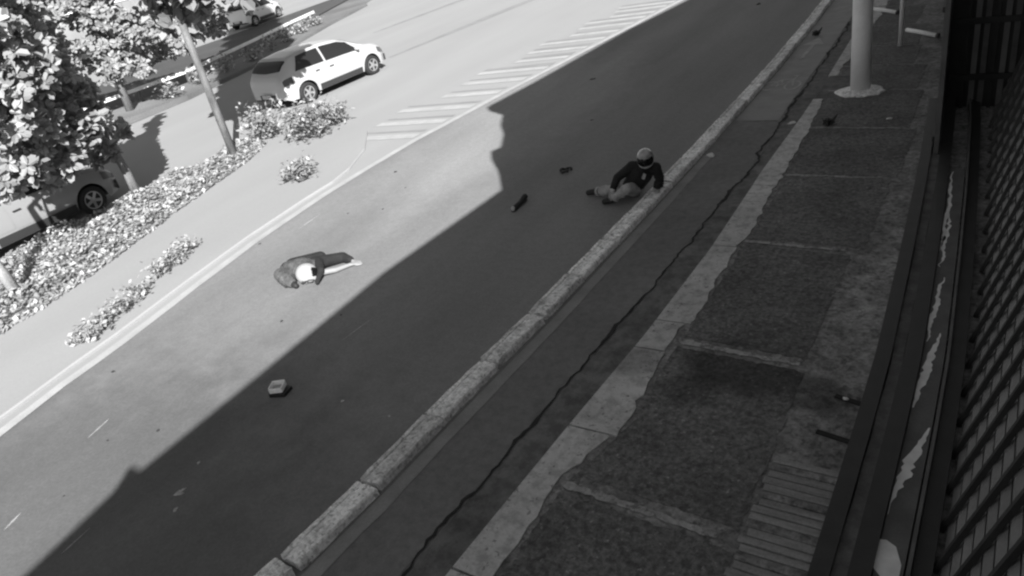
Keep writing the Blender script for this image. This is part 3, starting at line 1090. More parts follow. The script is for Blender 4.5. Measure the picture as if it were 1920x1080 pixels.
    # underbody
    bm = bmesh.new()
    box(bm, (0, 0, 0.36), (W * 0.80, L * 0.90, 0.20))
    mesh_obj('underbody', bm, M_BLACK, root)

    def patch(nm, x0, x1, v0, v1, side, mat, off=0.008, nx=10, nv=6, shape=None, parent=None):
        bm = bmesh.new()
        g = [[None] * (nv + 1) for _ in range(nx + 1)]
        for i in range(nx + 1):
            for j in range(nv + 1):
                x = x0 + (x1 - x0) * i / nx
                v = v0 + (v1 - v0) * j / nv
                if shape:
                    x, v = shape(i / nx, j / nv, x, v)
                g[i][j] = bm.verts.new(Pn(x, v, side, off))
        for i in range(nx):
            for j in range(nv):
                q = [g[i][j], g[i + 1][j], g[i + 1][j + 1], g[i][j + 1]]
                bm.faces.new(q if side == 1 else q[::-1])
        return mesh_obj(nm, bm, mat, parent or root, True)

    def across(nm, x_of_v, n, mat, off=0.008, vmin=0.56):
        """panel across the whole width between two station curves"""
        bm = bmesh.new()
        cols = []
        for k in range(-10, 11):
            a = abs(k) / 10
            v = 1.0 - (1.0 - vmin) * a
            v = min(v, 0.985) if k else 1.0
            side = 1 if k >= 0 else -1
            x0, x1 = x_of_v(a)
            cols.append([bm.verts.new(Pn(x0 + (x1 - x0) * j / n, min(v, .993), side, off)) for j in range(n + 1)])
        for A, B in zip(cols, cols[1:]):
            for j in range(n):
                bm.faces.new((A[j], A[j + 1], B[j + 1], B[j]))
        bmesh.ops.recalc_face_normals(bm, faces=bm.faces[:])
        return mesh_obj(nm, bm, mat, root, True)
    across('windscreen', lambda a: (0.52 - 0.06 * a * a, 1.14 - 0.06 * a * a), 8, M_GLASSDARK, vmin=0.80)
    across('rear_window', lambda a: (-1.97 + 0.05 * a, -1.66 + 0.02 * a), 8, M_GLASSDARK, vmin=0.78)
    for s in (1, -1):
        patch('side_window', -0.40, 0.62, 0.525, 0.765, s, M_GLASSDARK, shape=lambda u, w, x, v: (x + (0.36 * (1 - w) * u), v))
        patch('side_window', -1.42, -0.47, 0.53, 0.765, s, M_GLASSDARK, shape=lambda u, w, x, v: (x + 0.16 * w * (1 - u) - 0.12 * (1 - w) * (1 - u), v))
        patch('sill_trim', -0.88, 0.84, 0.0, 0.13, s, M_TRIM, off=0.012, nv=2)
        d = patch('door', -0.43, 0.80, 0.15, 0.505, s, paint, off=0.006, shape=lambda u, w, x, v: (x, v))
        bm = bmesh.new()
        hp_ = Pn(-0.28, 0.40, s, 0.025)
        box(bm, hp_, (0.03, 0.17, 0.03), bevel=0.006)
        mesh_obj('handle', bm, M_TRIM, d)
        d = patch('door', -0.93, -0.46, 0.17, 0.505, s, paint, off=0.006)
        bm = bmesh.new()
        box(bm, Pn(-0.82, 0.41, s, 0.025), (0.03, 0.15, 0.03), bevel=0.006)
        mesh_obj('handle', bm, M_TRIM, d)
        patch('taillight', -2.02, -1.72, 0.33, 0.47, s, M_LAMP, off=0.01, nx=5, nv=4)
        patch('headlight', 1.66, 1.99, 0.33, 0.48, s, M_LAMP, off=0.01, nx=5, nv=4)
        bm = bmesh.new()
        mp_ = P(0.80, 0.54, s) + Vector((s * 0.10, 0, 0.06))
        box(bm, mp_, (0.16, 0.10, 0.12), bevel=0.025)
        mesh_obj('mirror', bm, paint, root)
        for a in ax:
            wt_ = empty('wheel', (s * (W / 2 - 0.12), a, wr))
            wt_.parent = root
            Mx = Matrix.Rotation(PI / 2 * s, 4, 'Y')
            bm = bmesh.new()
            lathe(bm, [(wr * 0.62, -0.10), (wr * 0.9, -0.10), (wr, -0.07), (wr, 0.07), (wr * 0.9, 0.10), (wr * 0.66, 0.10), (wr * 0.62, 0.08)], 28, Mx)
            o = mesh_obj('tyre', bm, M_RUBBER, wt_, True)
            bm = bmesh.new()
            lathe(bm, [(wr * 0.63, 0.02), (wr * 0.64, 0.095), (wr * 0.57, 0.09), (wr * 0.55, 0.05), (0.06, 0.04)], 28, Mx)
            for k in range(5):
                r_ = Matrix.Rotation(k * 2 * PI / 5, 4, 'Z')
                box_m = Mx @ r_ @ Matrix.Translation((wr * 0.33, 0, 0.065))
                bmesh.ops.create_cube(bm, size=1, matrix=box_m @ Matrix.Diagonal((wr * 0.56, 0.065, 0.035, 1)))
            lathe(bm, [(0.075, 0.03), (0.07, 0.09), (0.03, 0.1)], 12, Mx)
            mesh_obj('rim', bm, M_RIM, wt_)
    for nm, x0, x1 in (('rear_bumper', -2.10, -1.93), ('front_bumper', 1.95, 2.10)):
        bm = bmesh.new()
        yy_ = (x0 if x0 < 0 else x1) * sc
        sgn = -1 if x0 < 0 else 1
        pts = []
        for k in range(-6, 7):
            a = k / 6
            pts.append(Vector((a * W * 0.44, yy_ + sgn * (0.02 - 0.20 * a * a) + 0, 0.40)))
        for a, b in zip(pts, pts[1:]):
            bar(bm, a, b, 0.05, 0.20)
        o_ = mesh_obj(nm, bm, M_TRIM, root)
        bm = bmesh.new()
        box(bm, (0, yy_ + sgn * 0.055, 0.46), (0.40, 0.012, 0.12))
        mesh_obj('number_plate', bm, M_SOLE, o_)
    return root


P_WHITE = paint_mat('white_paint', 0.43, 0.35)
P_SILVER = paint_mat('silver_paint', 0.27, 0.3)
P_FAR = paint_mat('far_paint', 0.55, 0.35)
a, b = G(552, 204), G(690, 144)
mid = (a + b) / 2
dr = (b - a).normalized()
c1 = make_car('hatchback', P_WHITE, 'white hatchback with five-spoke wheels driving away past the tip of the median', L=4.35, W=1.78, Hh=1.53, wb=2.72)
nx = Vector((-dr.y, dr.x, 0))
c1.scale = (1.05, 1.05, 0.98)
c1.location = mid + nx * 0.79 + dr * 0.45
c1.rotation_euler = (0, 0, math.atan2(-dr.x, dr.y) * 0.6)
c2 = make_car('hatchback', P_SILVER, 'pale car at the left edge, half hidden behind the trees of the median', L=4.3, W=1.76, Hh=1.5)
c2.location = (-17.85, 6.15, 0)
c2.rotation_euler = (0, 0, 0.05)
c3 = make_car('hatchback', P_FAR, 'tiny far white car beyond the dark carriageway at the top', L=4.0, W=1.7, Hh=1.5)
q = G(497, 42)
c3.location = (q.x - 0.6, q.y, 0.012)
c3.rotation_euler = (0, 0, 0.25)

# ------------------------------------------------------------------ poles on the footpath
PB = G(1613, 172, ZW)
t = empty('street_pole', PB)
tag(t, 'thick pale round pole standing in the pavement', 'pole')
bm = bmesh.new()
tube(bm, [(0, 0, 0), (0, 0, 1), (0, 0, 3), (0, 0, 5.5)], [0.172, 0.165, 0.155, 0.14], 24)
mesh_obj('shaft', bm, M_POLE, t, True)
bm = bmesh.new()
lathe(bm, [(0.37, 0.0), (0.32, 0.03), (0.24, 0.05), (0.175, 0.075)], 18)
for v in bm.verts:
    v.co.x *= 1.15 + random.uniform(-.12, .12)
    v.co.y *= 1 + random.uniform(-.15, .15)
mesh_obj('collar', bm, M_KERB, t, True)
SB = G(1688, 86, ZW)
t = empty('sign_post', SB)
tag(t, 'thin pale post behind the thick pole', 'post')
bm = bmesh.new()
tube(bm, [(0, 0, 0), (0, 0, 3.2)], 0.045, 12)
mesh_obj('shaft', bm, M_POLE, t, True)
bm = bmesh.new()
box(bm, (0, -0.06, 2.9), (0.5, 0.02, 0.5), bevel=0.005)
mesh_obj('plate', bm, M_POLE, t)
for k, (A, B, lab) in enumerate((((1700, 60), (1757, 71), 'pale short pipe sticking out towards the fence'), ((1637, 20), (1682, 27), 'pale pipe lying between thick pole and thin post'))):
    a, b = G(*A, ZW), G(*B, ZW)
    o = empty('loose_pipe', (a + b) / 2)
    d = (b - a) / 2
    bm = bmesh.new()
    tube(bm, [-d + Vector((0, 0, 0.045)), Vector((0, 0.02, 0.046)), d + Vector((0, 0, 0.045))], 0.045, 10)
    mesh_obj('pipe', bm, M_POLE, o, True)
    bm = bmesh.new()
    tube(bm, [d + Vector((0, 0, 0.045)), d * 1.06 + Vector((0, 0, 0.045))], 0.055, 10)
    mesh_obj('cap', bm, M_STEELG, o, True)
    tag(o, lab, 'pipe')

# ------------------------------------------------------------------ fence at the camera's side
fence = empty('metal_fence', (-0.6, 3, ZW))
tag(fence, 'low dark steel rails and leaning slatted screen along the pavement', 'fence')
finv = Matrix.Translation((0.6, -3, -ZW))


def rail_part(nm, dx0, dx1, z0, z1, mat, ya=-2.0, yb=13.5, wob=0.0):
    bm = bmesh.new()
    Y = ys(ya, yb, 0.35)
    A = [(interp(FEN, y) + dx0 + random.uniform(-wob, wob), y) for y in Y]
    B = [(interp(FEN, y) + dx1 + random.uniform(-wob, wob), y) for y in Y]
    poly_prism(bm, A + B[::-1], z0, z1)
    return under(mesh_obj(nm, bm, mat), fence, finv)


rail_part('base_beam', -0.03, 0.10, ZW - 0.01, ZW + 0.10, M_STEEL)
rail_part('ledge', 0.105, 0.205, ZW - 0.01, ZW + 0.055, M_GUTTER, wob=0.008)
rail_part('channel_beam', 0.21, 0.345, ZW - 0.01, ZW + 0.16, M_STEEL)
plate = rail_part('cover_plate', 0.35, 0.52, ZW - 0.01, ZW + 0.12, M_STEELG, -2, 10.5)
rail_part('pipe_rail', 0.535, 0.56, ZW - 0.01, ZW + 0.15, M_STEELG)
rail_part('inner_beam', 0.565, 0.68, ZW - 0.01, ZW + 0.10, M_STEEL)
# slivers of leaking sunlight, painted as white patches on the cover plate
SLIVERS = [((1742, 802), (1745, 862), (1715, 930), (1655, 962), 26), ((1762, 625), (1752, 680), (1725, 730), (1710, 764), 18), ((1768, 520), (1758, 560), (1745, 620), (1735, 640), 12),
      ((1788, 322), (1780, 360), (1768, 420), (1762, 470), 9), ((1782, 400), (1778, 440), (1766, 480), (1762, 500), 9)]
for k, (a, b, c_, d, w) in enumerate(SLIVERS):
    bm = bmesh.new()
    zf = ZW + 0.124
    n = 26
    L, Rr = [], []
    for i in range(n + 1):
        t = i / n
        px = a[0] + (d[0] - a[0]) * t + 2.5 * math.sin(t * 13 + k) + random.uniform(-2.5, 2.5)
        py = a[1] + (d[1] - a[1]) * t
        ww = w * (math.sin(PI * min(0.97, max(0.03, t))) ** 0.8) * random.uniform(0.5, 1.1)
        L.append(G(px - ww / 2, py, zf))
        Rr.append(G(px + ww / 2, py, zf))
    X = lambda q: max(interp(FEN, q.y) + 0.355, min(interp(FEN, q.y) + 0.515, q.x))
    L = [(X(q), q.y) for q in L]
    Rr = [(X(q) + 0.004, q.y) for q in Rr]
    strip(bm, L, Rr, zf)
    o = mesh_obj('painted_sun_sliver', bm, M_SUNSLIVER)
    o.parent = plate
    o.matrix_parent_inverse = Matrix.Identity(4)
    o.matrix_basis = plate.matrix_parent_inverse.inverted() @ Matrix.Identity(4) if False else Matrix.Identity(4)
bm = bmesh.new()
sliver_pts = [G(*q, ZW + 0.125) for q in ((1642, 1010), (1622, 1045), (1648, 1078), (1662, 1100), (1682, 1100), (1690, 1060), (1680, 1025), (1662, 1012))]
f = bm.faces.new([bm.verts.new(q) for q in sliver_pts])
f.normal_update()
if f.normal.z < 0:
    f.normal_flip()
o = mesh_obj('painted_sun_sliver', bm, M_SUNSLIVER, plate)  # one more patch of sunlight painted in white
# leaning screen: slats along the street with cross bars
SX0, SS = -0.07, 0.34


def scr(y, s, off=0.0):
    """point on the leaning screen: s metres up the slope, off metres in front"""
    k = math.sqrt(1 + SS * SS)
    bend = -0.028 * max(0, y - 7.5) ** 1.25
    return Vector((SX0 + bend + SS * s / k - off / k, y, ZW + s / k + off * SS / k))


for i in range(9):
    s0 = 0.02 + 0.155 * i
    bm = bmesh.new()
    Y = ys(0.5, 13, 0.9)
    vA = []
    for y in Y:
        w = random.uniform(-0.003, 0.003)
        vA.append([bm.verts.new(scr(y, s0, 0.0)), bm.verts.new(scr(y, s0 + 0.055, 0.018 + w)), bm.verts.new(scr(y, s0 + 0.140, 0.0)), bm.verts.new(scr(y, s0 + 0.07, -0.012))])
    for A, B in zip(vA, vA[1:]):
        for k in range(4):
            bm.faces.new((A[k], A[(k + 1) % 4], B[(k + 1) % 4], B[k]))
    bm.faces.new(vA[0])
    bm.faces.new(vA[-1][::-1])
    bmesh.ops.recalc_face_normals(bm, faces=bm.faces[:])
    under(mesh_obj('slat', bm, M_SLAT), fence, finv)
y = 1.2
k = 0
while y < 12.8:
    bm = bmesh.new()
    sk = 0.10 + 0.05 * max(0, y - 4)
    a, b = scr(y, 0.0, 0.035), scr(y + min(0.9, sk), 1.40, 0.035)
    bar(bm, a, b, 0.045, 0.035, up=Vector((-1, 0, SS)))
    under(mesh_obj('cross_bar', bm, M_STEEL), fence, finv)
    y += 0.31 + 0.008 * k
    k += 1
bm = bmesh.new()
Y = ys(0.5, 13, 0.9)
bmv = []
for y in Y:
    bmv.append((bm.verts.new(scr(y, 0, -0.03)), bm.verts.new(scr(y, 1.42, -0.03))))
for (a, b), (c_, d) in zip(bmv, bmv[1:]):
    bm.faces.new((a, b, d, c_))
bmesh.ops.solidify(bm, geom=bm.faces[:], thickness=0.012)
under(mesh_obj('backing_sheet', bm, M_STEEL), fence, finv)

# tall dark picket fence farther along
pf = empty('picket_fence', (-1.0, 14, ZW))
tag(pf, 'tall dark fence of close upright pickets beyond the leaning screen', 'fence')
pinv = Matrix.Translation((1.0, -14, -ZW))
PF = lambda y: interp(FEN, y) + 0.16
y = 11.3
k = 0
while y < 24:
    bm = bmesh.new()
    H = 3.7
    box(bm, (PF(y), y, ZW + H / 2), (0.05, 0.085, H))
    under(mesh_obj('picket', bm, M_STEELG if k % 5 == 2 else M_STEEL), pf, pinv)
    y += 0.155
    k += 1
for z in (0.25, 2.0, 3.5):
    bm = bmesh.new()
    Y = ys(11.25, 24, 1.0)
    for a, b in zip(Y, Y[1:]):
        bar(bm, (PF(a) - 0.045, a, ZW + z), (PF(b) - 0.045, b, ZW + z), 0.04, 0.07)
    under(mesh_obj('rail', bm, M_STEEL), pf, pinv)
x = PF(11.2) + 0.12
k = 0
while x < 0.85:
    bm = bmesh.new()
    box(bm, (x, 13.3, ZW + 1.85), (0.075 if k % 3 else 0.05, 0.05, 3.7))
    under(mesh_obj('gate_bar', bm, M_SLAT if k % 3 == 1 else M_STEELG if k % 3 else M_STEEL), pf, pinv)
    x += 0.125
    k += 1
for z in (0.5, 1.35):
    bm = bmesh.new()
    box(bm, (-0.1, 13.26, ZW + z), (1.7, 0.03, 0.09))
    under(mesh_obj('gate_rail', bm, M_STEEL), pf, pinv)
bm = bmesh.new()
box(bm, (-0.1, 13.36, ZW + 1.85), (1.9, 0.02, 3.7))
under(mesh_obj('gate_sheet', bm, M_STEEL), pf, pinv)
bm = bmesh.new()
box(bm, (PF(11.2), 11.18, ZW + 1.95), (0.06, 0.06, 3.9))
under(mesh_obj('post', bm, M_STEELG), pf, pinv)

# ------------------------------------------------------------------ building that shades the street (behind the fence)
bld = empty('street_building', (0.95, 0, 0))
tag(bld, 'flat-roofed building behind the fence whose shadow covers the road', 'building')
FX = 0.95
kx = 0.63 / math.tan(SUN_EL)
kx = LH.x * -1 / math.tan(SUN_EL)
ky = LH.y / math.tan(SUN_EL)
edge_px = [(50, 1075), (130, 1000), (215, 920), (245, 872), (255, 889), (470, 715), (720, 510), (940, 356), (934, 322), (921, 300), (920, 284), (938, 276), (944, 252), (938, 236), (942, 216), (916, 208), (913, 201), (930, 192), (1000, 155), (1180, 55), (1290, 0)]
sil = []
for px, py in edge_px:
    q = G(px, py)
    h = (FX - q.x) / kx
    sil.append((q.y - h * ky, h))
YC = sil[9][0]
sil = [(-45, sil[0][1])] + sil + [(100, sil[-1][1])]
binv = Matrix.Translation((-FX, 0, 0))
bm = bmesh.new()
ring = sil + [(100, 0), (-45, 0)]
va = [bm.verts.new((FX, y, z)) for y, z in ring]
vb = [bm.verts.new((FX + 10, y, z)) for y, z in ring]
bm.faces.new(va)
bm.faces.new(vb[::-1])
for k in range(len(ring)):
    bm.faces.new((va[k], vb[k], vb[(k + 1) % len(ring)], va[(k + 1) % len(ring)]))
bmesh.ops.recalc_face_normals(bm, faces=bm.faces[:])
under(mesh_obj('wall', bm, M_BUILD), bld, binv)
for k in range(14):
    bm = bmesh.new()
    yy_ = YC + 2 + k * 3.2
    box(bm, (FX + 0.02, yy_, 5.2), (0.1, 1.5, 1.4))
    w = under(mesh_obj('window', bm, M_POLE), bld, binv)
    bm = bmesh.new()
    box(bm, (FX - 0.035, yy_, 5.2), (0.02, 1.3, 1.2))
    o = mesh_obj('pane', bm, M_GLASSDARK)
    o.parent = w


# ------------------------------------------------------------------ people
def capsule(bm, a, b, ra, rb):
    a, b = Vector(a), Vector(b)
    d = b - a
    L = d.length
    if L < 1e-5:
        bmesh.ops.create_icosphere(bm, subdivisions=2, radius=ra, matrix=Matrix.Translation(a))
        return
    q = d.to_track_quat('Z', 'Y').to_matrix().to_4x4()
    prof = [(0.001, -ra)]
    for k in range(1, 4):
        t = -PI / 2 + PI / 2 * k / 4
        prof.append((ra * math.cos(t), ra * math.sin(t)))
    prof += [(ra, 0), (rb, L)]
    for k in range(1, 4):
        t = PI / 2 * k / 4
        prof.append((rb * math.cos(t), L + rb * math.sin(t)))
    prof.append((0.001, L + rb))
    lathe(bm, prof, 12, Matrix.Translation(a) @ q)


def ellipsoid(bm, c, r, rot=None):
    M = Matrix.Translation(c) @ (rot.to_4x4() if rot else Matrix.Identity(4)) @ Matrix.Diagonal((*r, 1))
    bmesh.ops.create_icosphere(bm, subdivisions=3, radius=1, matrix=M)


def fuse(name, bm, mat, parent, voxel=0.012, smooth=4):
    """join overlapping volumes into one continuous surface"""
    me = bpy.data.meshes.new(name)
    bm.to_mesh(me)
    bm.free()
    tmp = bpy.data.objects.new(name, me)
    col.objects.link(tmp)
    md = tmp.modifiers.new('r', 'REMESH')
    md.mode = 'VOXEL'
    md.voxel_size = voxel
    ms = tmp.modifiers.new('s', 'SMOOTH')
    ms.iterations = smooth
    ms.factor = 0.5
    dg = bpy.context.evaluated_depsgraph_get()
    dg.update()
    nm = bpy.data.meshes.new_from_object(tmp.evaluated_get(dg))
    bpy.data.objects.remove(tmp)
    nm.materials.clear()
    nm.materials.append(mat)
    nm.polygons.foreach_set('use_smooth', [True] * len(nm.polygons))
    nm.name = name
    return link(bpy.data.objects.new(name, nm), parent)


def hand(bm, wrist, direction, up, curl=0.5, side=1, s=1.0):
    """palm, four unequal bent fingers and a thumb leaving the side of the palm"""
    d = Vector(direction).normalized()
    u = Vector(up).normalized()
    n = d.cross(u).normalized() * side       # across the palm
    u = n.cross(d).normalized() * side
    w = Vector(wrist)
    palm = w + d * 0.05 * s
    for k in range(4):
        o = (k - 1.5) * 0.021 * s
        capsule(bm, w + n * o * 0.7, w + d * 0.088 * s + n * o, 0.016 * s, 0.012 * s)
        L = (0.070, 0.080, 0.075, 0.058)[k] * s
        p0 = w + d * 0.09 * s + n * o
        p1 = p0 + (d * math.cos(curl * .6) - u * math.sin(curl * .6)) * L * 0.5
        p2 = p1 + (d * math.cos(curl * 1.5) - u * math.sin(curl * 1.5)) * L * 0.45
        capsule(bm, p0, p1, 0.0095 * s, 0.0085 * s)
        capsule(bm, p1, p2, 0.0085 * s, 0.007 * s)
    t0 = w + d * 0.03 * s - n * 0.028 * s
    t1 = t0 - n * 0.03 * s + d * 0.03 * s - u * 0.008
    t2 = t1 + d * 0.03 * s - n * 0.006 * s - u * 0.01
    capsule(bm, t0, t1, 0.012 * s, 0.010 * s)
    capsule(bm, t1, t2, 0.010 * s, 0.008 * s)


def head(bm, c, face, up):
    """skull, jaw, nose, brow, lips and ears; returns a rotation (x side, y face, z up)"""
    f, u = Vector(face).normalized(), Vector(up).normalized()
    s = f.cross(u).normalized()
    u = s.cross(f)
    rot = Matrix((s, f, u)).transposed()
    L = lambda x, y, z: Vector(c) + rot @ Vector((x, y, z))
    ellipsoid(bm, L(0, -0.012, 0.028), (0.073, 0.092, 0.086), rot)
    ellipsoid(bm, L(0, 0.024, -0.045), (0.054, 0.062, 0.066), rot)
    capsule(bm, L(0, 0.088, 0.018), L(0, 0.104, -0.018), 0.009, 0.014)
    capsule(bm, L(-0.028, 0.082, 0.028), L(0.028, 0.082, 0.028), 0.009, 0.009)
    capsule(bm, L(-0.018, 0.083, -0.052), L(0.018, 0.083, -0.052), 0.007, 0.007)
    for k in (-1, 1):
        ellipsoid(bm, L(k * 0.074, -0.005, 0.0), (0.010, 0.022, 0.032), rot)
    return rot, L


def helmet(parent, HC, face, up, mat):
    """full-face shell with chin bar, dark shield in the opening and a peak line"""
    f = Vector(face).normalized()
    s = f.cross(Vector(up)).normalized()
    u = s.cross(f)
    rot = Matrix((s, f, u)).transposed()
    inv_ = rot.transposed()
    bm = bmesh.new()
    ellipsoid(bm, HC, (0.132, 0.156, 0.146), rot)
    bmesh.ops.subdivide_edges(bm, edges=bm.edges[:], cuts=1, use_grid_fill=True)
    for v in bm.verts:
        q = inv_ @ (v.co - HC)
        k = 1 / math.sqrt((q.x / 0.132) ** 2 + (q.y / 0.156) ** 2 + (q.z / 0.146) ** 2)
        q *= k
        if q.z < -0.06 and q.y > 0.02:
            q.y += 0.025 * min(1, (-q.z - 0.06) / 0.04)      # chin bar juts out
        v.co = HC + rot @ q
    gone = [v for v in bm.verts if (inv_ @ (v.co - HC)).z < -0.118 or ((inv_ @ (v.co - HC)).y > 0.055 and -0.062 < (inv_ @ (v.co - HC)).z < 0.052)]
    bmesh.ops.delete(bm, geom=gone, context='VERTS')
    bmesh.ops.solidify(bm, geom=bm.faces[:], thickness=0.012)
    hm = mesh_obj('helmet', bm, mat, parent, True)
    bm = bmesh.new()
    g = []
    for j in range(5):
        z = -0.075 + 0.14 * j / 4
        row = []
        for k in range(11):
            t = -1.25 + 2.5 * k / 10
            c = math.sqrt(max(0.05, 1 - (z / 0.146) ** 2))
            row.append(bm.verts.new(HC + rot @ Vector((0.129 * c * math.sin(t), 0.153 * c * math.cos(t), z))))
        g.append(row)
    for A, B in zip(g, g[1:]):
        for k in range(10):
            bm.faces.new((A[k], A[k + 1], B[k + 1], B[k]))
    bmesh.ops.solidify(bm, geom=bm.faces[:], thickness=0.004)
    mesh_obj('shield', bm, M_GLASSDARK, hm, True)
    return hm


def frame_at(px, py):
    o = G(px, py, 0.004)
    qx = G(px + 20, py, 0.004) - o
    r = qx.normalized()
    a = Vector((-r.y, r.x, 0))
    return o, r, a


# --- person sitting by the separator
o, r, a = frame_at(1184, 366)
person = empty('person', o)
tag(person, 'person in helmet and dark jacket sitting on the shaded road against the kerb blocks', 'person')
J = lambda x, y, z: r * x + a * y + Vector((0, 0, z))
pel, chest, neck = J(0.05, 0.0, 0.13), J(0.22, -0.02, 0.385), J(0.31, -0.10, 0.545)
hd = J(0.355, -0.17, 0.665)
shL, shR = J(0.09, -0.06, 0.515), J(0.46, -0.05, 0.48)
elL, wrL = J(-0.14, -0.14, 0.36), J(-0.19, -0.30, 0.21)
elR, wrR = J(0.50, -0.04, 0.30), J(0.465, -0.06, 0.155)
hipL, hipR = J(-0.08, 0, 0.125), J(0.11, -0.02, 0.13)
knL, anL, toL = J(-0.33, -0.14, 0.14), J(-0.58, -0.02, 0.075), J(-0.71, -0.03, 0.06)
knR, anR, toR = J(0.08, -0.34, 0.27), J(-0.20, -0.34, 0.075), J(-0.32, -0.36, 0.055)
face = (Vector((0, 0, CAMH * 0.4)) - (o + hd) * 0.8 + Vector((-1.0, 0, -1.2)))
face = Vector((face.x, face.y, -1.6))
bm = bmesh.new()
for A, B, x, y in ((pel, chest, .135, .14), (chest, neck, .13, .055), (neck, hd, .052, .05), (shL, shR, .065, .065), (chest, shL, .09, .06), (chest, shR, .09, .06), (shL, elL, .052, .04), (elL, wrL, .04, .028),
                   (shR, elR, .052, .04), (elR, wrR, .04, .028), (hipL, knL, .085, .058), (knL, anL, .056, .038), (hipR, knR, .085, .058), (knR, anR, .056, .038), (anL, toL, .04, .035), (anR, toR, .04, .035)):
    capsule(bm, A, B, x, y)
head(bm, hd, face, (0, 0, 1))
hand(bm, wrL, J(-0.02, -0.8, -0.6), (0, 0, 1), 0.6, 1)
hand(bm, wrR, J(-0.05, -0.35, -0.4), (0, 0, 1), 0.5, -1)
fuse('body', bm, M_SKIN, person, 0.009, 3)
bm = bmesh.new()
for A, B, x, y in ((pel + J(0, 0, .05), chest, .165, .178), (chest, neck - J(0, 0, .035), .165, .085), (shL, shR, .085, .085), (chest, shL, .11, .08), (chest, shR, .11, .08), (shL, elL, .08, .068), (elL, elL + (wrL - elL) * .8, .067, .055),
                   (shR, elR, .08, .068), (elR, elR + (wrR - elR) * .88, .067, .053)):
    capsule(bm, A, B, x, y)
rj = random.Random(5)
for k in range(7):      # creases round the waist and over the sleeves
    q = pel + (chest - pel) * (0.35 + 0.1 * k)
    capsule(bm, q + J(-0.15, -0.10, rj.uniform(-.03, .03)), q + J(0.15, -0.11, rj.uniform(-.03, .03)), 0.030, 0.030)
for A, B in ((shL, elL), (shR, elR), (elR, wrR)):
    for t_ in (0.35, 0.6, 0.85):
        q = A + (B - A) * t_
        ellipsoid(bm, q, (0.083, 0.083, 0.022))
jk = fuse('jacket', bm, M_DARKCLOTH, person, 0.010, 2)
bm = bmesh.new()
capsule(bm, elL + (wrL - elL) * .78, elL + (wrL - elL) * .95, 0.05, 0.046)
fuse('cuff', bm, M_SOLE, person, 0.01, 2)
bm = bmesh.new()
c0 = J(0.31, -0.195, 0.40)
box(bm, c0, (0.05, 0.02, 0.10), Matrix.Rotation(0.4, 3, 'Y'), 0.006)
mesh_obj('badge', bm, M_GREYCLOTH, jk)
bm = bmesh.new()
for A, B, x, y in ((pel, pel + J(0, 0, .08), .15, .145), (hipL, knL, .105, .082), (knL, knL + (anL - knL) * .55, .078, .066), (hipR, knR, .105, .08), (knR, knR + (anR - knR) * .85, .078, .058)):
    capsule(bm, A, B, x, y)
for A, B in ((hipL, knL), (knL, anL), (hipR, knR), (knR, anR)):
    for t_ in (0.15, 0.4, 0.8):
        q = A + (B - A) * t_
        ellipsoid(bm, q, (0.10 - 0.02 * t_, 0.03, 0.10 - 0.02 * t_), (B - A).to_track_quat('Y', 'Z').to_matrix())
fuse('trousers', bm, M_GREYCLOTH, person, 0.012, 3)
for A, B, K in ((anL, toL, knL), (anR, toR, knR)):
    bm = bmesh.new()
    capsule(bm, A, B, .056, .046)
    capsule(bm, A, A + (K - A) * (0.42 if A is anL else .12), .055, .06)
    fuse('boot', bm, M_SHOE, person, 0.01, 2)
helmet(person, hd + Vector((0, 0, 0.02)), face, (0, 0, 1), grey_mat('helmet_paint', 0.30, 0.25, 0.5, 9, coat=0.5, obj_coords=True))

# --- person lying in the sun
o, r, a = frame_at(600, 522)
person2 = empty('person', o)
tag(person2, 'person in white helmet lying curled on the sunlit road, one arm stretched out', 'person')
J = lambda x, y, z: r * x + a * y + Vector((0, 0, z))
person2.scale = (1.08, 1.08, 1.12)
pel, chest, neck = J(-0.43, -0.02, 0.14), J(-0.20, -0.03, 0.17), J(-0.09, -0.09, 0.16)
hd = J(-0.045, -0.165, 0.15)
sh1, el1, wr1 = J(-0.10, 0.14, 0.17), J(0.13, 0.47, 0.08), J(0.34, 0.40, 0.05)
sh2, el2, wr2 = J(-0.10, -0.12, 0.12), J(0.20, 0.14, 0.055), J(0.34, 0.33, 0.04)
hp1, kn1, an1, to1 = J(-0.46, 0.08, 0.16), J(-0.12, 0.30, 0.17), J(-0.42, 0.32, 0.075), J(-0.50, 0.26, 0.05)
hp2, kn2, an2, to2 = J(-0.42, -0.08, 0.12), J(-0.50, -0.17, 0.15), J(-0.30, -0.25, 0.075), J(-0.20, -0.29, 0.05)
bm = bmesh.new()
for A, B, x, y in ((pel, chest, .125, .125), (chest, neck, .12, .055), (neck, hd, .05, .05), (sh1, sh2, .06, .06), (chest, sh1, .09, .06), (chest, sh2, .09, .06), (sh1, el1, .05, .04), (el1, wr1, .04, .027),
                   (sh2, el2, .048, .038), (el2, wr2, .037, .026), (hp1, kn1, .08, .055), (kn1, an1, .053, .036), (hp2, kn2, .08, .055), (kn2, an2, .053, .036), (an1, to1, .038, .033), (an2, to2, .038, .033)):
    capsule(bm, A, B, x, y)
fdir, udir = J(0.62, 0.75, -0.25), J(-0.3, 0.4, 0.8)
head(bm, hd, fdir, udir)
hand(bm, wr1, J(0.8, -0.2, -0.05), (0, 0, 1), 0.4, 1)
hand(bm, wr2, J(0.6, 0.5, -0.05), (0, 0, 1), 0.4, -1)
fuse('body', bm, M_SKIN, person2, 0.009, 3)
bm = bmesh.new()
rj = random.Random(3)
for A, B, x, y in ((pel + J(.02, 0, 0), chest, .15, .16), (chest, neck - J(.03, 0.0, 0), .155, .085), (sh1, sh2, .08, .08), (chest, sh2, .115, .08), (sh2, sh2 + (el2 - sh2) * .35, .075, .068), (chest, sh1 + J(-.03, -.03, 0), .12, .08)):
    capsule(bm, A, B, x, y)
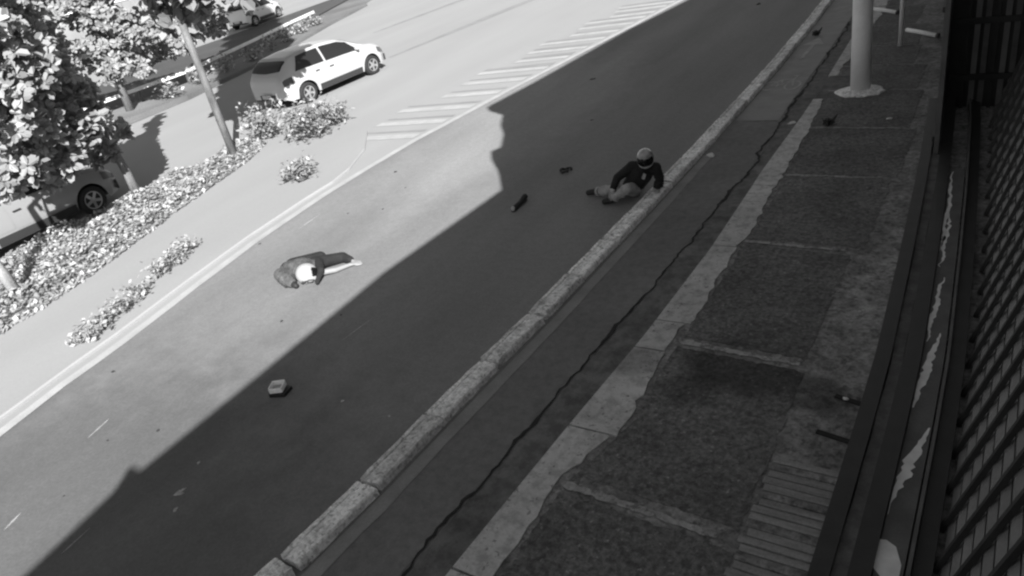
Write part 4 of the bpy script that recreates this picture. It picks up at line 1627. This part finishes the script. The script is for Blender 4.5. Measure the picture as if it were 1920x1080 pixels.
for k in range(9):      # folds of the bunched jacket
    q = pel + (chest - pel) * (k / 8) + J(rj.uniform(-.03, .03), 0, 0.03)
    capsule(bm, q + J(0.03, 0.13, 0.03), q + J(-0.02, -0.15, 0.0), 0.034, 0.040)
fuse('jacket', bm, M_DENIM, person2, 0.009, 1)
bm = bmesh.new()
for A, B, x, y in ((sh1 + J(-.02, 0, 0), el1, .092, .076), (el1, el1 + (wr1 - el1) * .72, .074, .058), (sh1 + J(0.05, 0, 0), J(0.11, -0.05, 0.15), .075, .05), (J(0.11, -0.05, 0.15), J(0.12, -0.22, 0.06), .05, .03)):
    capsule(bm, A, B, x, y)
fuse('sleeve', bm, M_DARKCLOTH, person2, 0.011, 3)
bm = bmesh.new()
for A, B, x, y in ((pel, pel + J(-.04, 0, 0), .135, .13), (hp1, kn1, .11, .088), (kn1, an1, .085, .062)):
    capsule(bm, A, B, x, y)
fuse('trousers', bm, M_DARKCLOTH, person2, 0.011, 2)
bm = bmesh.new()
for A, B, x, y in ((hp2, kn2, .12, .10), (kn2, an2, .098, .075)):
    capsule(bm, A, B, x, y)
    for t_ in (0.2, 0.5, 0.8):
        q = A + (B - A) * t_
        ellipsoid(bm, q, (x * 1.12, 0.025, x * 1.12), (B - A).to_track_quat('Y', 'Z').to_matrix())
fuse('trouser_leg', bm, M_DENIM, person2, 0.010, 1)
for A, B in ((an1, to1), (an2, to2)):
    bm = bmesh.new()
    capsule(bm, A, B, .048, .042)
    fuse('shoe', bm, M_SHOE, person2, 0.01, 2)
helmet(person2, hd + J(0, 0, 0.015), fdir, udir, grey_mat('white_helmet', 0.36, 0.4, coat=0.3))

# ------------------------------------------------------------------ things lying about
q = G(526, 736, 0.004)
t = empty('broken_box', q, 0.5)
t.scale = (0.8, 0.8, 0.8)
tag(t, 'small broken white box with a black base on the shaded road', 'box')
bm = bmesh.new()
poly_prism(bm, [(-0.13, -0.10), (0.12, -0.13), (0.17, 0.06), (0.03, 0.13), (-0.12, 0.08)], 0, 0.05)
mesh_obj('base', bm, M_BLACK, t)
for c_, s_ in (((-0.10, 0, .11), (0.02, 0.17, 0.10)), ((0.08, 0, .10), (0.02, 0.17, 0.08)), ((-0.01, 0.085, .11), (0.20, 0.02, 0.10)), ((-0.01, -0.085, .10), (0.20, 0.02, 0.08))):
    bm = bmesh.new()
    box(bm, c_, s_, bevel=0.004)
    mesh_obj('side', bm, M_CARD, t)
bm = bmesh.new()
box(bm, (-0.01, 0, 0.075), (0.16, 0.15, 0.04))
mesh_obj('filling', bm, M_GREYCLOTH, t)

q0, q1 = G(964, 396, 0.004), G(988, 374, 0.004)
t = empty('lost_shoe', q0)
tag(t, 'lost dark shoe with a pale toe lying on the shaded road', 'shoe')
d = q1 - q0
bm = bmesh.new()
capsule(bm, Vector((0, 0, .045)), d * 0.55 + Vector((0, 0, .05)), .045, .038)
capsule(bm, d * 0.55 + Vector((0, 0, .05)), d * 0.9 + Vector((0, 0, .075)), .04, .05)
fuse('upper', bm, M_SHOE, t, 0.008, 2)
bm = bmesh.new()
capsule(bm, Vector((0, 0, .014)), d * 0.9 + Vector((0, 0, .014)), .045, .036)
for v in bm.verts:
    v.co.z = min(max(v.co.z, 0.0), 0.025)
mesh_obj('sole', bm, M_BLACK, t)
bm = bmesh.new()
ellipsoid(bm, d.normalized() * -0.012 + Vector((0, 0, .05)), (.037, .037, .045))
mesh_obj('toe', bm, M_SOLE, t, True)

q = G(1062, 322, 0.004)
bm = bmesh.new()
pts = [Vector((0.10 * math.cos(t_), 0.085 * math.sin(t_), 0.02 + 0.03 * math.sin(t_ * 1.5) ** 2)) for t_ in [0.4 + 5.2 * i / 18 for i in range(19)]]
tube(bm, pts, [0.018 + 0.01 * math.sin(i) ** 2 for i in range(19)], 7)
o = mesh_obj('strap_loop', bm, M_BLACK, None, True)
o.location = q
tag(o, 'open dark loop of strap on the road above the lost shoe', 'strap')


def shard(px, py, size, mat, label, cat, group, name, z=0.004):
    q = G(px, py, z)
    t = bmesh.new()
    n = random.randint(5, 7)
    pts = [(size * random.uniform(.5, 1) * math.cos(k * 2 * PI / n) * 1.5, size * random.uniform(.5, 1) * math.sin(k * 2 * PI / n)) for k in range(n)]
    poly_prism(t, pts, 0, size * 0.25)
    for v in t.verts:
        if v.co.z > 0:
            v.co.x *= 0.7
            v.co.z *= random.uniform(0.5, 1.5)
    o = mesh_obj(name, t, mat)
    o.location = q
    o.rotation_euler = (0, 0, random.uniform(0, PI))
    tag(o, label, cat, group)


for px, py, s in ((742, 322, .07), (652, 400, .045), (718, 392, .04), (488, 457, .05), (528, 602, .05), (212, 697, .05), (296, 808, .05), (202, 826, .035), (120, 930, .03), (760, 352, .035), (640, 590, .03)):
    shard(px, py, s * 0.6, M_TRIM, 'small dark fragment of plastic on the sunlit road', 'fragment', 'dark fragments on the sunlit road', 'fragment')
for px, py, s in ((1112, 148, .07), (1422, 8, .09), (1110, 225, .04)):
    shard(px, py, s, M_BLACK, 'small black fragment on the shaded road away from the people', 'fragment', 'black fragments on the shaded road', 'fragment')
for px, py, s in ((330, 955, .03), (335, 925, .05), (372, 868, .025), (642, 752, .02), (730, 780, .02)):
    shard(px, py, s, M_WORNPAINT, 'tiny pale chip on the dark road near the lower edge', 'chip', 'pale chips on the shaded road', 'chip')
shard(1332, 292, .09, M_PAPER, 'pale paper scrap in the cycle lane near the sitting person', 'scrap', None, 'paper_scrap', 0.012)
shard(1485, 231, .07, M_PAPER, 'white paper scrap in the gutter below the thick pole', 'scrap', None, 'paper_scrap', 0.013)
shard(1668, 222, .05, M_PAPER, 'white paper scrap on the pavement next to the tall fence', 'scrap', None, 'paper_scrap', ZW + 0.011)
shard(1586, 748, .03, M_PAPER, 'white paper scrap at the upper drain slot by the fence', 'scrap', None, 'paper_scrap', ZW + 0.02)


def rag(px, py, z, label):
    q = G(px, py, z)
    t = empty('plastic_bag', q)
    tag(t, label, 'bag')
    bm = bmesh.new()
    bmesh.ops.create_icosphere(bm, subdivisions=3, radius=0.1)
    for v in bm.verts:
        n = v.co.normalized()
        v.co *= 0.7 + 0.35 * math.sin(n.x * 7 + 1) * math.cos(n.y * 8) + 0.12 * random.random()
        v.co.z = max(0, v.co.z * 0.7 + 0.05)
    mesh_obj('sack', bm, M_BLACK, t)
    bm = bmesh.new()
    tube(bm, [(0.05, 0, .06), (0.10, 0.03, .12), (0.13, 0.05, .17)], [.03, .02, .008], 6)
    mesh_obj('knot', bm, M_BLACK, t)


rag(1530, 66, 0.012, 'black crumpled bag in the cycle lane beyond the painted arrow')
rag(1553, 234, ZW + 0.01, 'black crumpled bag on the pavement slab before the thick pole')
